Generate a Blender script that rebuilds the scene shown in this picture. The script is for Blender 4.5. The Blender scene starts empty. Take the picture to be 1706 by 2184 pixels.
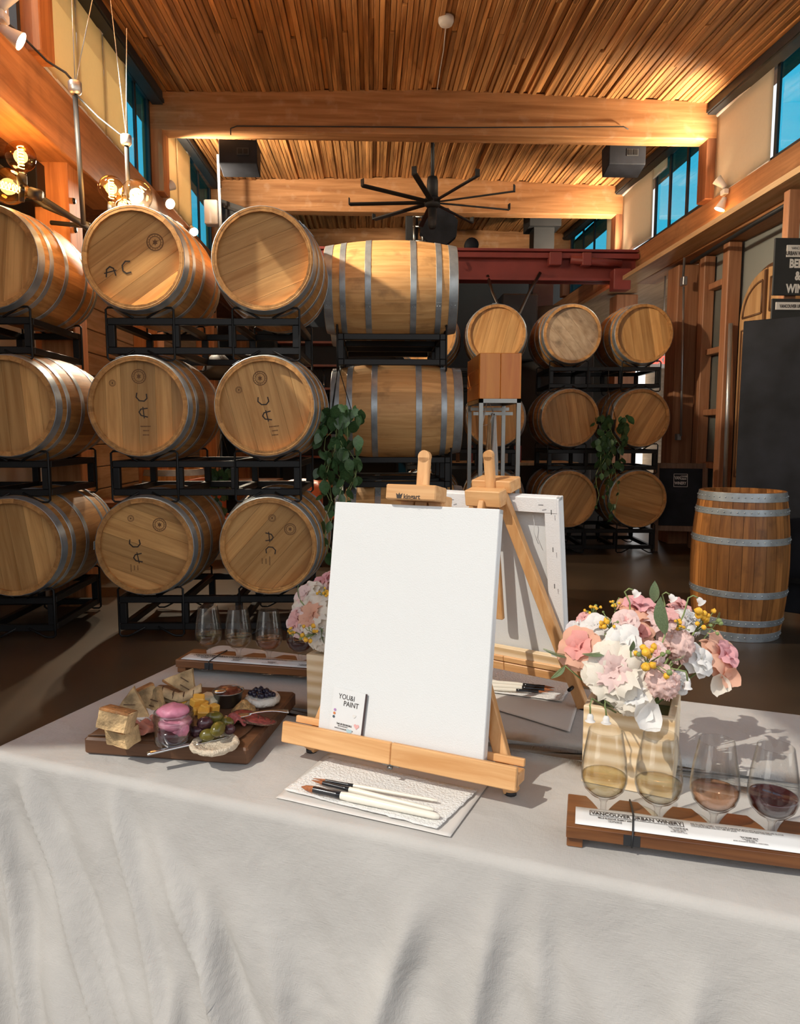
import bpy, math, random
from mathutils import Vector, Matrix, Euler, noise
from math import sin, cos, pi, radians as R
random.seed(7)
SC = bpy.context.scene
COL = SC.collection
# ------------------------------------------------------------------ camera
FPX, IW, IH = 1536.0, 1706.0, 2184.0
PITCH, YAW, CAMZ = R(-6.2), R(2.35), 1.29
cd = bpy.data.cameras.new('camera'); cd.sensor_fit = 'HORIZONTAL'; cd.sensor_width = 36.0
cd.lens = 36.0 * FPX / IW; cd.clip_start = .05; cd.clip_end = 500
cam = bpy.data.objects.new('camera', cd); COL.objects.link(cam)
cam.location = (0, 0, CAMZ); cam.rotation_euler = (R(90) + PITCH, 0, -YAW)
SC.camera = cam
_f = Vector((sin(YAW)*cos(PITCH), cos(YAW)*cos(PITCH), sin(PITCH)))
_r = Vector((cos(YAW), -sin(YAW), 0)); _u = _r.cross(_f)
def ray(x, y): return _f + _r*((x-IW/2)/FPX) + _u*((IH/2-y)/FPX)
def atz(x, y, z): d = ray(x, y); return Vector((0, 0, CAMZ)) + d*((z-CAMZ)/d.z)
def atY(x, y, Y): d = ray(x, y); return Vector((0, 0, CAMZ)) + d*(Y/d.y)
def atX(x, y, X): d = ray(x, y); return Vector((0, 0, CAMZ)) + d*(X/d.x)
# ------------------------------------------------------------------ view, world, sun
SC.view_settings.view_transform = 'Standard'; SC.view_settings.look = 'None'
SC.view_settings.gamma = 1.0; SC.view_settings.use_curve_mapping = False
SC.view_settings.exposure = 1.15
wd = bpy.data.worlds.new('sky'); SC.world = wd; wd.use_nodes = True
nt = wd.node_tree; nt.nodes.clear()
wo = nt.nodes.new('ShaderNodeOutputWorld'); bg = nt.nodes.new('ShaderNodeBackground')
tc = nt.nodes.new('ShaderNodeTexCoord'); sp = nt.nodes.new('ShaderNodeSeparateXYZ')
rp = nt.nodes.new('ShaderNodeValToRGB'); ns = nt.nodes.new('ShaderNodeTexNoise'); mx = nt.nodes.new('ShaderNodeMix')
mx.data_type = 'RGBA'; rp2 = nt.nodes.new('ShaderNodeValToRGB')
nt.links.new(tc.outputs['Generated'], sp.inputs[0]); nt.links.new(sp.outputs['Z'], rp.inputs[0])
e = rp.color_ramp.elements; e[0].position = 0.0; e[0].color = (.97, .92, .84, 1); e[1].position = .8; e[1].color = (.60, .73, .92, 1)
k = rp.color_ramp.elements.new(.25); k.color = (.86, .88, .90, 1)
ns.inputs['Scale'].default_value = 3.0; ns.inputs['Detail'].default_value = 4
nt.links.new(tc.outputs['Generated'], ns.inputs['Vector']); nt.links.new(ns.outputs['Fac'], rp2.inputs[0])
rp2.color_ramp.elements[0].position = .52; rp2.color_ramp.elements[0].color = (0, 0, 0, 1)
rp2.color_ramp.elements[1].position = .75; rp2.color_ramp.elements[1].color = (.6, .6, .6, 1)
nt.links.new(rp2.outputs[0], mx.inputs[0]); nt.links.new(rp.outputs[0], mx.inputs[6]); mx.inputs[7].default_value = (.95, .97, 1, 1)
nt.links.new(mx.outputs[2], bg.inputs[0]); nt.links.new(bg.outputs[0], wo.inputs[0]); bg.inputs[1].default_value = .80
SUN_AZ, SUN_EL = R(213), R(47)
sd = bpy.data.lights.new('sun', 'SUN'); sd.energy = 1.35; sd.angle = R(.6); sd.color = (1, .93, .82)
so = bpy.data.objects.new('sun', sd); COL.objects.link(so)
dirv = Vector((cos(SUN_AZ)*cos(SUN_EL), sin(SUN_AZ)*cos(SUN_EL), sin(SUN_EL)))
so.rotation_euler = dirv.to_track_quat('Z', 'Y').to_euler(); so.location = dirv*20
# ------------------------------------------------------------------ helpers
class MB:
    def __init__(s): s.v = []; s.f = []; s.sm = []
    def add(s, vs, fs, smooth=False):
        o = len(s.v); s.v += [Vector(p) for p in vs]; s.f += [tuple(i+o for i in f) for f in fs]; s.sm += [smooth]*len(fs); return s
    def box(s, c, d, rot=None, ch=0.0):
        c = Vector(c); x, y, z = d[0]/2, d[1]/2, d[2]/2
        if ch <= 0:
            vs = [(-x,-y,-z),(x,-y,-z),(x,y,-z),(-x,y,-z),(-x,-y,z),(x,-y,z),(x,y,z),(-x,y,z)]
            fs = [(0,3,2,1),(4,5,6,7),(0,1,5,4),(1,2,6,5),(2,3,7,6),(3,0,4,7)]
        else:
            ch = min(ch, x*.9, y*.9, z*.9)
            vs = []; 
            for zz, iz in ((-z,0),(-z+ch,1),(z-ch,1),(z,0)):
                k = 0 if iz else ch
                X, Y = x-k, y-k
                c2 = ch if iz else ch*.6
                vs += [(-X+c2,-Y,zz),(X-c2,-Y,zz),(X,-Y+c2,zz),(X,Y-c2,zz),(X-c2,Y,zz),(-X+c2,Y,zz),(-X,Y-c2,zz),(-X,-Y+c2,zz)]
            fs = [tuple(range(7,-1,-1)), tuple(range(24,32))]
            for r in range(3):
                for i in range(8): a=r*8+i; b=r*8+(i+1)%8; fs.append((a,b,b+8,a+8))
        if rot is not None:
            m = rot.to_matrix() if hasattr(rot,'to_matrix') else rot
            vs = [m @ Vector(p) for p in vs]
        return s.add([c+Vector(p) for p in vs], fs)
    def bar(s, a, b, w, h=None, up=(0,0,1), ch=0.0):
        a, b = Vector(a), Vector(b); d = b-a; L = d.length; h = h or w
        z = d.normalized(); x = Vector(up).cross(z)
        if x.length < 1e-4: x = Vector((1,0,0)).cross(z)
        x.normalize(); y = z.cross(x)
        m = Matrix((x,y,z)).transposed()
        return s.box((a+b)/2, (w,h,L), m, ch)
    def tube(s, pts, r, n=8, cap=True, closed=False):
        pts = [Vector(p) for p in pts]; rs = r if isinstance(r,(list,tuple)) else [r]*len(pts)
        vs = []; N = len(pts); px = None
        for i, p in enumerate(pts):
            if closed: t = pts[(i+1)%N]-pts[i-1]
            else: t = pts[min(i+1,N-1)]-pts[max(i-1,0)]
            t = t.normalized() if t.length > 1e-9 else Vector((0,0,1))
            if px is None: px = t.orthogonal().normalized()
            px = (px - t*px.dot(t)); px = px.normalized() if px.length>1e-6 else t.orthogonal().normalized()
            py = t.cross(px)
            vs += [p + px*cos(2*pi*k/n)*rs[i] + py*sin(2*pi*k/n)*rs[i] for k in range(n)]
        fs = []
        for i in range(N if closed else N-1):
            j = (i+1)%N
            for k in range(n): fs.append((i*n+k, i*n+(k+1)%n, j*n+(k+1)%n, j*n+k))
        if cap and not closed: fs += [tuple(range(n-1,-1,-1)), tuple(range((N-1)*n, N*n))]
        return s.add(vs, fs, True)
    def lathe(s, prof, n=24, c=(0,0,0), smooth=True, m=None, capb=False, capt=False, a0=0.0):
        c = Vector(c); vs = []
        for r, z in prof:
            for k in range(n):
                p = Vector((r*cos(a0+2*pi*k/n), r*sin(a0+2*pi*k/n), z)); vs.append(c + (m @ p if m else p))
        fs = []
        for i in range(len(prof)-1):
            for k in range(n): fs.append((i*n+k, i*n+(k+1)%n, (i+1)*n+(k+1)%n, (i+1)*n+k))
        if capb: fs.append(tuple(range(n-1,-1,-1)))
        if capt: fs.append(tuple(range((len(prof)-1)*n, len(prof)*n)))
        return s.add(vs, fs, smooth)
    def prism(s, poly, z0, z1, m=None):
        n = len(poly); vs = [Vector((p[0],p[1],z0)) for p in poly]+[Vector((p[0],p[1],z1)) for p in poly]
        if m: vs = [m @ p for p in vs]
        fs = [tuple(range(n-1,-1,-1)), tuple(range(n,2*n))]+[(i,(i+1)%n,n+(i+1)%n,n+i) for i in range(n)]
        return s.add(vs, fs)
    def grid(s, fn, nu, nv, smooth=True, wrap=False):
        vs = [Vector(fn(i/(nu if wrap else nu-1), j/(nv-1))) for j in range(nv) for i in range(nu)]
        fs = []
        for j in range(nv-1):
            for i in range(nu if wrap else nu-1):
                fs.append((j*nu+i, j*nu+(i+1)%nu, (j+1)*nu+(i+1)%nu, (j+1)*nu+i))
        return s.add(vs, fs, smooth)
    def blob(s, c, rad, nu=14, nv=9, f=None, m=None):
        c = Vector(c); rad = rad if isinstance(rad,(tuple,list,Vector)) else (rad,)*3
        prof = []; vs = []
        for j in range(nv):
            th = pi*j/(nv-1)
            for i in range(nu):
                ph = 2*pi*i/nu; d = Vector((sin(th)*cos(ph), sin(th)*sin(ph), cos(th)))
                k = f(d) if f else 1.0
                p = Vector((d.x*rad[0]*k, d.y*rad[1]*k, d.z*rad[2]*k)); vs.append(c+(m@p if m else p))
        fs = []
        for j in range(nv-1):
            for i in range(nu):
                a=(j*nu+i, (j+1)*nu+i, (j+1)*nu+(i+1)%nu, j*nu+(i+1)%nu); fs.append(a)
        return s.add(vs, fs, True)
    def mesh(s, name):
        me = bpy.data.meshes.new(name); me.from_pydata([tuple(p) for p in s.v], [], s.f)
        me.polygons.foreach_set('use_smooth', s.sm); me.update(); return me
    def build(s, name, mat, parent=None, solid=0.0, bevel=0.0, sub=0):
        me = s.mesh(name); o = bpy.data.objects.new(name, me); COL.objects.link(o)
        if mat: me.materials.append(mat)
        if parent: o.parent = parent
        if solid:
            md = o.modifiers.new('thickness','SOLIDIFY'); md.thickness = solid; md.offset = 0
        if bevel:
            md = o.modifiers.new('edge','BEVEL'); md.width = bevel; md.segments = 2; md.limit_method = 'ANGLE'
        if sub:
            md = o.modifiers.new('smooth','SUBSURF'); md.levels = sub; md.render_levels = sub
        return o
def inst(name, me, parent=None, loc=None, rot=None, scale=None):
    o = bpy.data.objects.new(name, me); COL.objects.link(o)
    if parent: o.parent = parent
    if loc is not None: o.location = loc
    if rot is not None: o.rotation_euler = rot
    if scale is not None: o.scale = scale
    return o
def tag(o, label=None, cat=None, group=None, kind=None):
    if label: o['label'] = label
    if cat: o['category'] = cat
    if group: o['group'] = group
    if kind: o['kind'] = kind
    return o
def thing(name, label, cat, loc=(0,0,0), rz=0.0, group=None, rot=None):
    o = bpy.data.objects.new(name, None); COL.objects.link(o); o.location = loc
    o.rotation_euler = rot if rot is not None else (0,0,rz); o.empty_display_size = .1
    return tag(o, label, cat, group)
def struct(name, parent=None):
    o = bpy.data.objects.new(name, None); COL.objects.link(o); o['kind'] = 'structure'
    if parent: o.parent = parent
    return o
def copy_tree(o, parent=None):
    c = o.copy(); COL.objects.link(c)
    if parent: c.parent = parent
    for ch in o.children: copy_tree(ch, c)
    return c
def textmesh(name, body, size, mat, parent, m, sx=1.0, align='LEFT', extrude=0.0002, bold=0.0):
    cu = bpy.data.curves.new(name, 'FONT'); cu.body = body; cu.size = size; cu.align_x = align; cu.extrude = extrude; cu.resolution_u = 3
    cu.offset = bold
    t = bpy.data.objects.new(name, cu); COL.objects.link(t)
    dg = bpy.context.evaluated_depsgraph_get(); me = bpy.data.meshes.new_from_object(t.evaluated_get(dg))
    bpy.data.objects.remove(t); bpy.data.curves.remove(cu)
    me.transform(m @ Matrix.Diagonal((sx,1,1,1))); me.materials.clear(); me.materials.append(mat)
    o = bpy.data.objects.new(name, me); COL.objects.link(o); o.parent = parent
    return o
# ------------------------------------------------------------------ materials
def nmat(name):
    m = bpy.data.materials.new(name); m.use_nodes = True; n = m.node_tree; n.nodes.clear()
    out = n.nodes.new('ShaderNodeOutputMaterial'); b = n.nodes.new('ShaderNodeBsdfPrincipled'); n.links.new(b.outputs[0], out.inputs[0])
    return m, n, b, out
def plain(name, c, rough=.5, metal=0.0, var=.08, scale=8.0, bump=.0, bscale=60.0, spec=.5, sheen=0):
    m, n, b, o = nmat(name)
    b.inputs['Roughness'].default_value = rough; b.inputs['Metallic'].default_value = metal; b.inputs['Specular IOR Level'].default_value = spec
    t = n.nodes.new('ShaderNodeTexCoord'); nz = n.nodes.new('ShaderNodeTexNoise'); nz.inputs['Scale'].default_value = scale; nz.inputs['Detail'].default_value = 5
    n.links.new(t.outputs['Object'], nz.inputs['Vector'])
    r = n.nodes.new('ShaderNodeValToRGB'); e = r.color_ramp.elements
    e[0].position = .3; e[1].position = .7
    e[0].color = (*[max(0,x*(1-var)) for x in c],1); e[1].color = (*[min(1,x*(1+var)) for x in c],1)
    n.links.new(nz.outputs['Fac'], r.inputs[0]); n.links.new(r.outputs[0], b.inputs['Base Color'])
    if bump:
        n2 = n.nodes.new('ShaderNodeTexNoise'); n2.inputs['Scale'].default_value = bscale; n2.inputs['Detail'].default_value = 3
        n.links.new(t.outputs['Object'], n2.inputs['Vector'])
        bp = n.nodes.new('ShaderNodeBump'); bp.inputs['Strength'].default_value = bump; bp.inputs['Distance'].default_value = .01
        n.links.new(n2.outputs['Fac'], bp.inputs['Height']); n.links.new(bp.outputs[0], b.inputs['Normal'])
    if sheen: b.inputs['Sheen Weight'].default_value = sheen
    return m
def wood(name, dark, light, axis=2, sc=40.0, stretch=.05, rough=.5, rnd=.25, bump=.15, mid=None, knots=0.0, spec=.35, wave=0.0, stain=0.0, stainc=(.02,.012,.008)):
    m, n, b, o = nmat(name); b.inputs['Roughness'].default_value = rough; b.inputs['Specular IOR Level'].default_value = spec
    t = n.nodes.new('ShaderNodeTexCoord'); oi = n.nodes.new('ShaderNodeObjectInfo')
    ml = n.nodes.new('ShaderNodeMath'); ml.operation = 'MULTIPLY'; ml.inputs[1].default_value = 37.0; n.links.new(oi.outputs['Random'], ml.inputs[0])
    ad = n.nodes.new('ShaderNodeVectorMath'); ad.operation = 'ADD'; n.links.new(t.outputs['Object'], ad.inputs[0]); n.links.new(ml.outputs[0], ad.inputs[1])
    mp = n.nodes.new('ShaderNodeMapping'); s = [1.0,1.0,1.0]; s[axis] = stretch; mp.inputs['Scale'].default_value = s
    n.links.new(ad.outputs[0], mp.inputs['Vector'])
    nz = n.nodes.new('ShaderNodeTexNoise'); nz.inputs['Scale'].default_value = sc; nz.inputs['Detail'].default_value = 6; nz.inputs['Roughness'].default_value = .6
    nz.inputs['Distortion'].default_value = .6
    n.links.new(mp.outputs[0], nz.inputs['Vector'])
    r = n.nodes.new('ShaderNodeValToRGB'); e = r.color_ramp.elements; e[0].position = .32; e[1].position = .68
    e[0].color = (*dark,1); e[1].color = (*light,1)
    fac = nz.outputs['Fac']
    if wave:
        wv = n.nodes.new('ShaderNodeTexWave'); wv.inputs['Scale'].default_value = wave; wv.inputs['Distortion'].default_value = 4.0; wv.inputs['Detail'].default_value = 3
        wv.bands_direction = 'X' if axis != 0 else 'Z'
        n.links.new(mp.outputs[0], wv.inputs['Vector'])
        mm = n.nodes.new('ShaderNodeMath'); mm.operation = 'MULTIPLY_ADD'; mm.inputs[1].default_value = .35; n.links.new(wv.outputs['Fac'], mm.inputs[0])
        m3 = n.nodes.new('ShaderNodeMath'); m3.operation = 'MULTIPLY'; m3.inputs[1].default_value = .65; n.links.new(fac, m3.inputs[0]); n.links.new(m3.outputs[0], mm.inputs[2])
        fac = mm.outputs[0]
    n.links.new(fac, r.inputs[0])
    hs = n.nodes.new('ShaderNodeHueSaturation'); n.links.new(r.outputs[0], hs.inputs['Color'])
    mr = n.nodes.new('ShaderNodeMapRange'); mr.inputs['To Min'].default_value = 1-rnd; mr.inputs['To Max'].default_value = 1+rnd
    n.links.new(oi.outputs['Random'], mr.inputs['Value']); n.links.new(mr.outputs[0], hs.inputs['Value'])
    col = hs.outputs[0]
    if stain:
        n4 = n.nodes.new('ShaderNodeTexNoise'); n4.inputs['Scale'].default_value = 7.0; n4.inputs['Detail'].default_value = 6; n.links.new(ad.outputs[0], n4.inputs['Vector'])
        r4 = n.nodes.new('ShaderNodeValToRGB'); r4.color_ramp.elements[0].position = .56; r4.color_ramp.elements[0].color = (0,0,0,1)
        r4.color_ramp.elements[1].position = .78; r4.color_ramp.elements[1].color = (stain,)*3+(1,)
        n.links.new(n4.outputs['Fac'], r4.inputs[0])
        mxx = n.nodes.new('ShaderNodeMix'); mxx.data_type = 'RGBA'; n.links.new(r4.outputs[0], mxx.inputs[0]); n.links.new(col, mxx.inputs[6]); mxx.inputs[7].default_value = (*stainc,1)
        col = mxx.outputs[2]
    n.links.new(col, b.inputs['Base Color'])
    if bump:
        bp = n.nodes.new('ShaderNodeBump'); bp.inputs['Strength'].default_value = bump; bp.inputs['Distance'].default_value = .004
        n.links.new(nz.outputs['Fac'], bp.inputs['Height']); n.links.new(bp.outputs[0], b.inputs['Normal'])
    return m
def thin(name, tint=(1,1,1), gloss=.04, rough=.02, edge=None, power=4.0, amt=.75):
    # thin clear sheet: tinted see-through plus surface reflection rising towards grazing view
    m = bpy.data.materials.new(name); m.use_nodes = True; n = m.node_tree; n.nodes.clear()
    out = n.nodes.new('ShaderNodeOutputMaterial'); tr = n.nodes.new('ShaderNodeBsdfTransparent'); gl = n.nodes.new('ShaderNodeBsdfGlossy')
    gl.inputs['Roughness'].default_value = rough; lw = n.nodes.new('ShaderNodeLayerWeight'); lw.inputs['Blend'].default_value = .5
    mx = n.nodes.new('ShaderNodeMixShader'); pw = n.nodes.new('ShaderNodeMath'); pw.operation = 'POWER'; pw.inputs[1].default_value = power
    n.links.new(lw.outputs['Facing'], pw.inputs[0])
    if edge:
        mc = n.nodes.new('ShaderNodeMix'); mc.data_type = 'RGBA'; mc.inputs[6].default_value = (*tint,1); mc.inputs[7].default_value = (*edge,1)
        n.links.new(pw.outputs[0], mc.inputs[0]); n.links.new(mc.outputs[2], tr.inputs[0])
    else: tr.inputs[0].default_value = (*tint,1)
    ma = n.nodes.new('ShaderNodeMath'); ma.operation = 'MULTIPLY_ADD'; ma.inputs[1].default_value = amt; ma.inputs[2].default_value = gloss
    n.links.new(pw.outputs[0], ma.inputs[0])
    n.links.new(ma.outputs[0], mx.inputs[0]); n.links.new(tr.outputs[0], mx.inputs[1]); n.links.new(gl.outputs[0], mx.inputs[2]); n.links.new(mx.outputs[0], out.inputs[0])
    return m
def glow(name, c, s):
    m, n, b, o = nmat(name); b.inputs['Base Color'].default_value = (*c,1); b.inputs['Emission Color'].default_value = (*c,1); b.inputs['Emission Strength'].default_value = s
    return m
def translucent(name, c, amt=.5, var=.03):
    m, n, b, o = nmat(name); b.inputs['Base Color'].default_value = (*c,1); b.inputs['Roughness'].default_value = .8; b.inputs['Specular IOR Level'].default_value = .1
    t = n.nodes.new('ShaderNodeTexCoord'); nz = n.nodes.new('ShaderNodeTexNoise'); nz.inputs['Scale'].default_value = 30; n.links.new(t.outputs['Object'], nz.inputs['Vector'])
    r = n.nodes.new('ShaderNodeValToRGB'); r.color_ramp.elements[0].color = (*[x*(1-var) for x in c],1); r.color_ramp.elements[1].color = (*[min(1,x*(1+var)) for x in c],1)
    n.links.new(nz.outputs['Fac'], r.inputs[0]); n.links.new(r.outputs[0], b.inputs['Base Color'])
    tl = n.nodes.new('ShaderNodeBsdfTranslucent'); n.links.new(r.outputs[0], tl.inputs[0]); mx = n.nodes.new('ShaderNodeMixShader'); mx.inputs[0].default_value = amt
    n.links.new(b.outputs[0], mx.inputs[1]); n.links.new(tl.outputs[0], mx.inputs[2]); n.links.new(mx.outputs[0], o.inputs[0])
    return m
M = {}
M['ceil'] = wood('ceiling_wood', (.16,.062,.017), (.56,.27,.092), axis=1, sc=26, stretch=.04, rough=.6, rnd=.30, bump=.3)
M['beam'] = wood('beam_wood', (.27,.115,.04), (.50,.25,.105), axis=0, sc=16, stretch=.06, rough=.55, rnd=.08, bump=.15, stain=.35, stainc=(.60,.42,.28))
M['beamy'] = wood('sill_beam_wood', (.25,.105,.04), (.46,.22,.095), axis=1, sc=16, stretch=.06, rough=.55, rnd=.08, bump=.2, stain=.3, stainc=(.12,.05,.02))
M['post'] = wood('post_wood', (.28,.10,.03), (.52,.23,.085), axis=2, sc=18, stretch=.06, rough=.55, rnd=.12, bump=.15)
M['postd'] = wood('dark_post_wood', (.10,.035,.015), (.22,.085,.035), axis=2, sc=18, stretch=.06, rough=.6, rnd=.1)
M['redwood'] = wood('red_fir', (.30,.12,.055), (.50,.24,.12), axis=2, sc=18, stretch=.05, rough=.5, rnd=.08)
M['stave'] = wood('oak_stave', (.29,.13,.036), (.53,.28,.095), axis=2, sc=24, stretch=.07, rough=.55, rnd=.2, bump=.1, stain=.45, stainc=(.13,.055,.02))
M['stave_pale'] = wood('pale_oak_stave', (.46,.235,.08), (.66,.39,.165), axis=2, sc=24, stretch=.07, rough=.55, rnd=.16, bump=.1, stain=.6, stainc=(.10,.045,.02))
M['head'] = wood('oak_head', (.39,.19,.055), (.62,.36,.135), axis=1, sc=22, stretch=.06, rough=.5, rnd=.30, bump=.08, stain=.16, stainc=(.25,.12,.04))
M['head_grey'] = wood('weathered_head', (.28,.19,.115), (.46,.35,.24), axis=1, sc=16, stretch=.3, rough=.6, rnd=.1, bump=.1, stain=.8, stainc=(.07,.045,.03))
M['stave_old'] = wood('old_stave', (.17,.062,.017), (.42,.18,.05), axis=2, sc=22, stretch=.06, rough=.42, rnd=.45, bump=.2, stain=.8, stainc=(.05,.022,.01))
M['hoop'] = plain('galvanised_hoop', (.33,.37,.40), rough=.40, metal=.55, var=.2, scale=14)
M['brand'] = plain('burnt_brand', (.16,.075,.03), rough=.8)
M['ink'] = plain('dark_ink', (.035,.025,.02), rough=.7)
M['steel'] = plain('black_steel', (.006,.006,.0065), rough=.45, var=.2, spec=.3)
M['black'] = plain('matt_black', (.016,.017,.019), rough=.6, var=.15)
M['chalk'] = plain('chalkboard', (.011,.012,.016), rough=.6, var=.5, scale=5, spec=.18)
M['chrome'] = plain('polished_steel', (.72,.72,.72), rough=.16, metal=1.0, var=.03)
M['satin'] = plain('brushed_steel', (.26,.26,.25), rough=.35, metal=1.0, var=.06)
M['galv'] = plain('galvanised_pipe', (.45,.46,.47), rough=.4, metal=.8)
M['plaster'] = plain('grey_plaster', (.52,.52,.51), rough=.85, var=.05, scale=2, bump=.05)
M['white'] = plain('white_paint', (.75,.74,.72), rough=.6, var=.03)
M['greygreen'] = plain('grey_green_wall', (.235,.24,.215), rough=.8, var=.06, scale=2)
M['darkwall'] = plain('charcoal_wall', (.028,.031,.032), rough=.7, var=.15, scale=1.5)
M['red'] = plain('oxide_red_steel', (.26,.045,.035), rough=.5, var=.15, scale=3)
M['leather'] = plain('red_leather', (.33,.07,.025), rough=.35, var=.2, scale=6, bump=.1)
M['planktan'] = wood('tan_board', (.45,.27,.13), (.66,.45,.25), axis=1, sc=18, stretch=.08, rough=.6, rnd=.15)
M['crate'] = wood('orange_pine', (.70,.20,.022), (.86,.33,.05), axis=2, sc=16, stretch=.06, rough=.35, rnd=.12, spec=.5)
M['arch'] = wood('honey_pine_door', (.40,.21,.085), (.58,.35,.16), axis=2, sc=18, stretch=.06, rough=.5, rnd=.06)
M['archd'] = wood('dark_door_moulding', (.09,.04,.02), (.17,.085,.04), axis=2, sc=18, stretch=.06, rough=.5, rnd=.06)
M['greybrown'] = wood('weathered_frame', (.12,.07,.045), (.24,.15,.095), axis=2, sc=20, stretch=.06, rough=.65, rnd=.12)
M['beech'] = wood('beech', (.56,.27,.095), (.72,.42,.19), axis=0, sc=60, stretch=.08, rough=.42, rnd=.06, bump=.05)
M['beechz'] = wood('beech_upright', (.56,.27,.095), (.72,.42,.19), axis=2, sc=60, stretch=.08, rough=.42, rnd=.06, bump=.05)
M['pine'] = wood('planter_pine', (.64,.43,.22), (.86,.69,.47), axis=0, sc=34, stretch=.10, rough=.5, rnd=.04, bump=.05, wave=14)
M['pinez'] = wood('planter_pine_end', (.56,.42,.27), (.76,.62,.44), axis=2, sc=34, stretch=.14, rough=.5, rnd=.04, bump=.05, wave=14)
M['walnut'] = wood('stained_flight_wood', (.095,.033,.011), (.235,.092,.029), axis=0, sc=40, stretch=.06, rough=.33, rnd=.06, bump=.1, spec=.5)
M['board'] = wood('walnut_board', (.062,.027,.013), (.155,.072,.034), axis=0, sc=30, stretch=.08, rough=.5, rnd=.05, bump=.1)
M['paper'] = plain('white_paper', (.70,.70,.69), rough=.7, var=.02)
M['towel'] = plain('paper_towel', (.74,.73,.70), rough=.95, var=.02, bump=.5, bscale=240)
M['wax'] = plain('waxed_paper', (.60,.57,.53), rough=.45, var=.02)
M['kraft'] = plain('brown_parchment', (.13,.062,.03), rough=.55, var=.12, scale=12)
M['canvas'] = plain('primed_canvas', (.68,.685,.675), rough=.9, var=.01, bump=.12, bscale=500)
M['canvasb'] = plain('canvas_back', (.76,.74,.72), rough=.9, var=.02, bump=.15, bscale=420)
M['green'] = plain('pothos_leaf', (.045,.10,.035), rough=.4, var=.35, scale=9)
M['sage'] = plain('silk_leaf', (.12,.17,.085), rough=.55, var=.25, scale=25)
M['stem'] = plain('green_stem', (.20,.26,.09), rough=.6)
M['glass'] = thin('clear_glass', (.985,.985,.98), gloss=.055, edge=(.45,.46,.47), power=4.8, amt=.85)
M['jarglass'] = thin('jar_glass', (.95,.955,.955), gloss=.09, edge=(.5,.52,.53), power=3, amt=.6)
M['bulb'] = thin('amber_bulb_glass', (.95,.74,.44), gloss=.04, edge=(.6,.34,.12), power=3, amt=.5)
M['pane'] = thin('sky_tint_pane', (.17,.58,.70), gloss=.02, amt=.4)  # blue and dimness of the sky put into the glass tint
M['paneclear'] = thin('clear_pane', (.88,.9,.9), gloss=.03, amt=.5)
M['bulbclear'] = thin('clear_bulb_glass', (.98,.95,.88), gloss=.05, edge=(.75,.66,.5), power=3, amt=.5)
M['filament'] = glow('filament', (1,.56,.16), 9)
M['spot'] = glow('spot_lens', (1,.80,.52), 25)
M['blind'] = translucent('roller_blind', (.88,.68,.40), .72)
M['blindr'] = translucent('shaded_roller_blind', (.78,.66,.50), .62)  # duller copy of the blind, its shade put into the colour
M['label'] = plain('off_white_print', (.70,.67,.63), rough=.7, var=.03)
# ================================================================== setting
XL, XR = -2.07, 3.45
def ceil_z(x, Y): return 4.50 + .035*max(Y-5.9, -2.0) + .075*(1-abs(x-.69)/2.76)
def sill_top(Y): return 3.62 + .010*(Y-5)
BEAMS = [2.1, 4.75, 7.4, 10.1, 12.8]      # front faces of the roof beams
# floor
fm, fn, fb, fo = nmat('concrete_floor')
t = fn.nodes.new('ShaderNodeTexCoord'); nz = fn.nodes.new('ShaderNodeTexNoise'); nz.inputs['Scale'].default_value = .9; nz.inputs['Detail'].default_value = 8
fn.links.new(t.outputs['Object'], nz.inputs['Vector']); r = fn.nodes.new('ShaderNodeValToRGB'); e = r.color_ramp.elements
e[0].position = .3; e[0].color = (.030,.022,.015,1); e[1].position = .75; e[1].color = (.085,.058,.037,1)
fn.links.new(nz.outputs['Fac'], r.inputs[0]); fn.links.new(r.outputs[0], fb.inputs['Base Color']); fb.inputs['Roughness'].default_value = .32
o = MB().box((.4, 4, -.05), (9.4, 21, .1)).build('floor', fm); tag(o, kind='structure')
o = MB().box((.4, -36, -.12), (80, 59.9, .1)).build('bounce_ground', plain('bounce_paving', (.42,.40,.37), rough=.9)); tag(o, kind='structure')  # unseen pale ground added outside to bounce sun up to the ceiling
# ceiling: deck with separate boards on edge
deck = MB()
deck.grid(lambda u, v: (-2.14+u*5.66, -2.2+v*16.7, ceil_z(-2.14+u*5.66, -2.2+v*16.7)+.062), 9, 8, smooth=False)
ceil = deck.build('ceiling', M['postd'], solid=.03); tag(ceil, kind='structure')
NL = 128; LW = (XR-XL)/NL
def plank_mesh(L):
    return MB().box((0, L/2, .027), (LW*.93, L, .055), ch=.0035).mesh('ceiling_board')
pm = {}
def pmesh(L):
    L = round(L, 2)
    if L not in pm: pm[L] = plank_mesh(L); pm[L].materials.append(M['ceil'])
    return pm[L]
tilt = math.atan(.035)
rng = random.Random(3)
def put_plank(i, y0, y1):
    x = XL+(i+.5)*LW; drop = rng.choice((0,0,.003,.006,.010,.016,.024))
    o = inst('ceiling_board', pmesh(y1-y0), ceil, (x, y0, ceil_z(x, y0)-.012+drop*1.0), (tilt, -math.atan(.027)*(1 if x < .69 else -1)*-1, 0)); return o
for i in range(NL):
    if rng.random() < .3: 
        s = round(rng.uniform(5.4, 6.9), 1); put_plank(i, 3.9, s); put_plank(i, s+.004, 7.4)
    else: put_plank(i, 3.9, 7.4)
    put_plank(i, 7.6, 10.1)
far = MB()
for i in range(NL):
    x = XL+(i+.5)*LW
    for y0, y1 in ((-2.2, 3.89), (10.3, 12.8), (13.0, 14.4)):
        d = rng.choice((0,.004,.010,.018)); c = (y0+y1)/2
        far.box((x, c, ceil_z(x, c)+.015+d), (LW*.93, y1-y0, .055), Euler((tilt,0,0)))
o = far.build('ceiling_boards_beyond', M['ceil'], ceil); o['kind'] = 'stuff'
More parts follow.
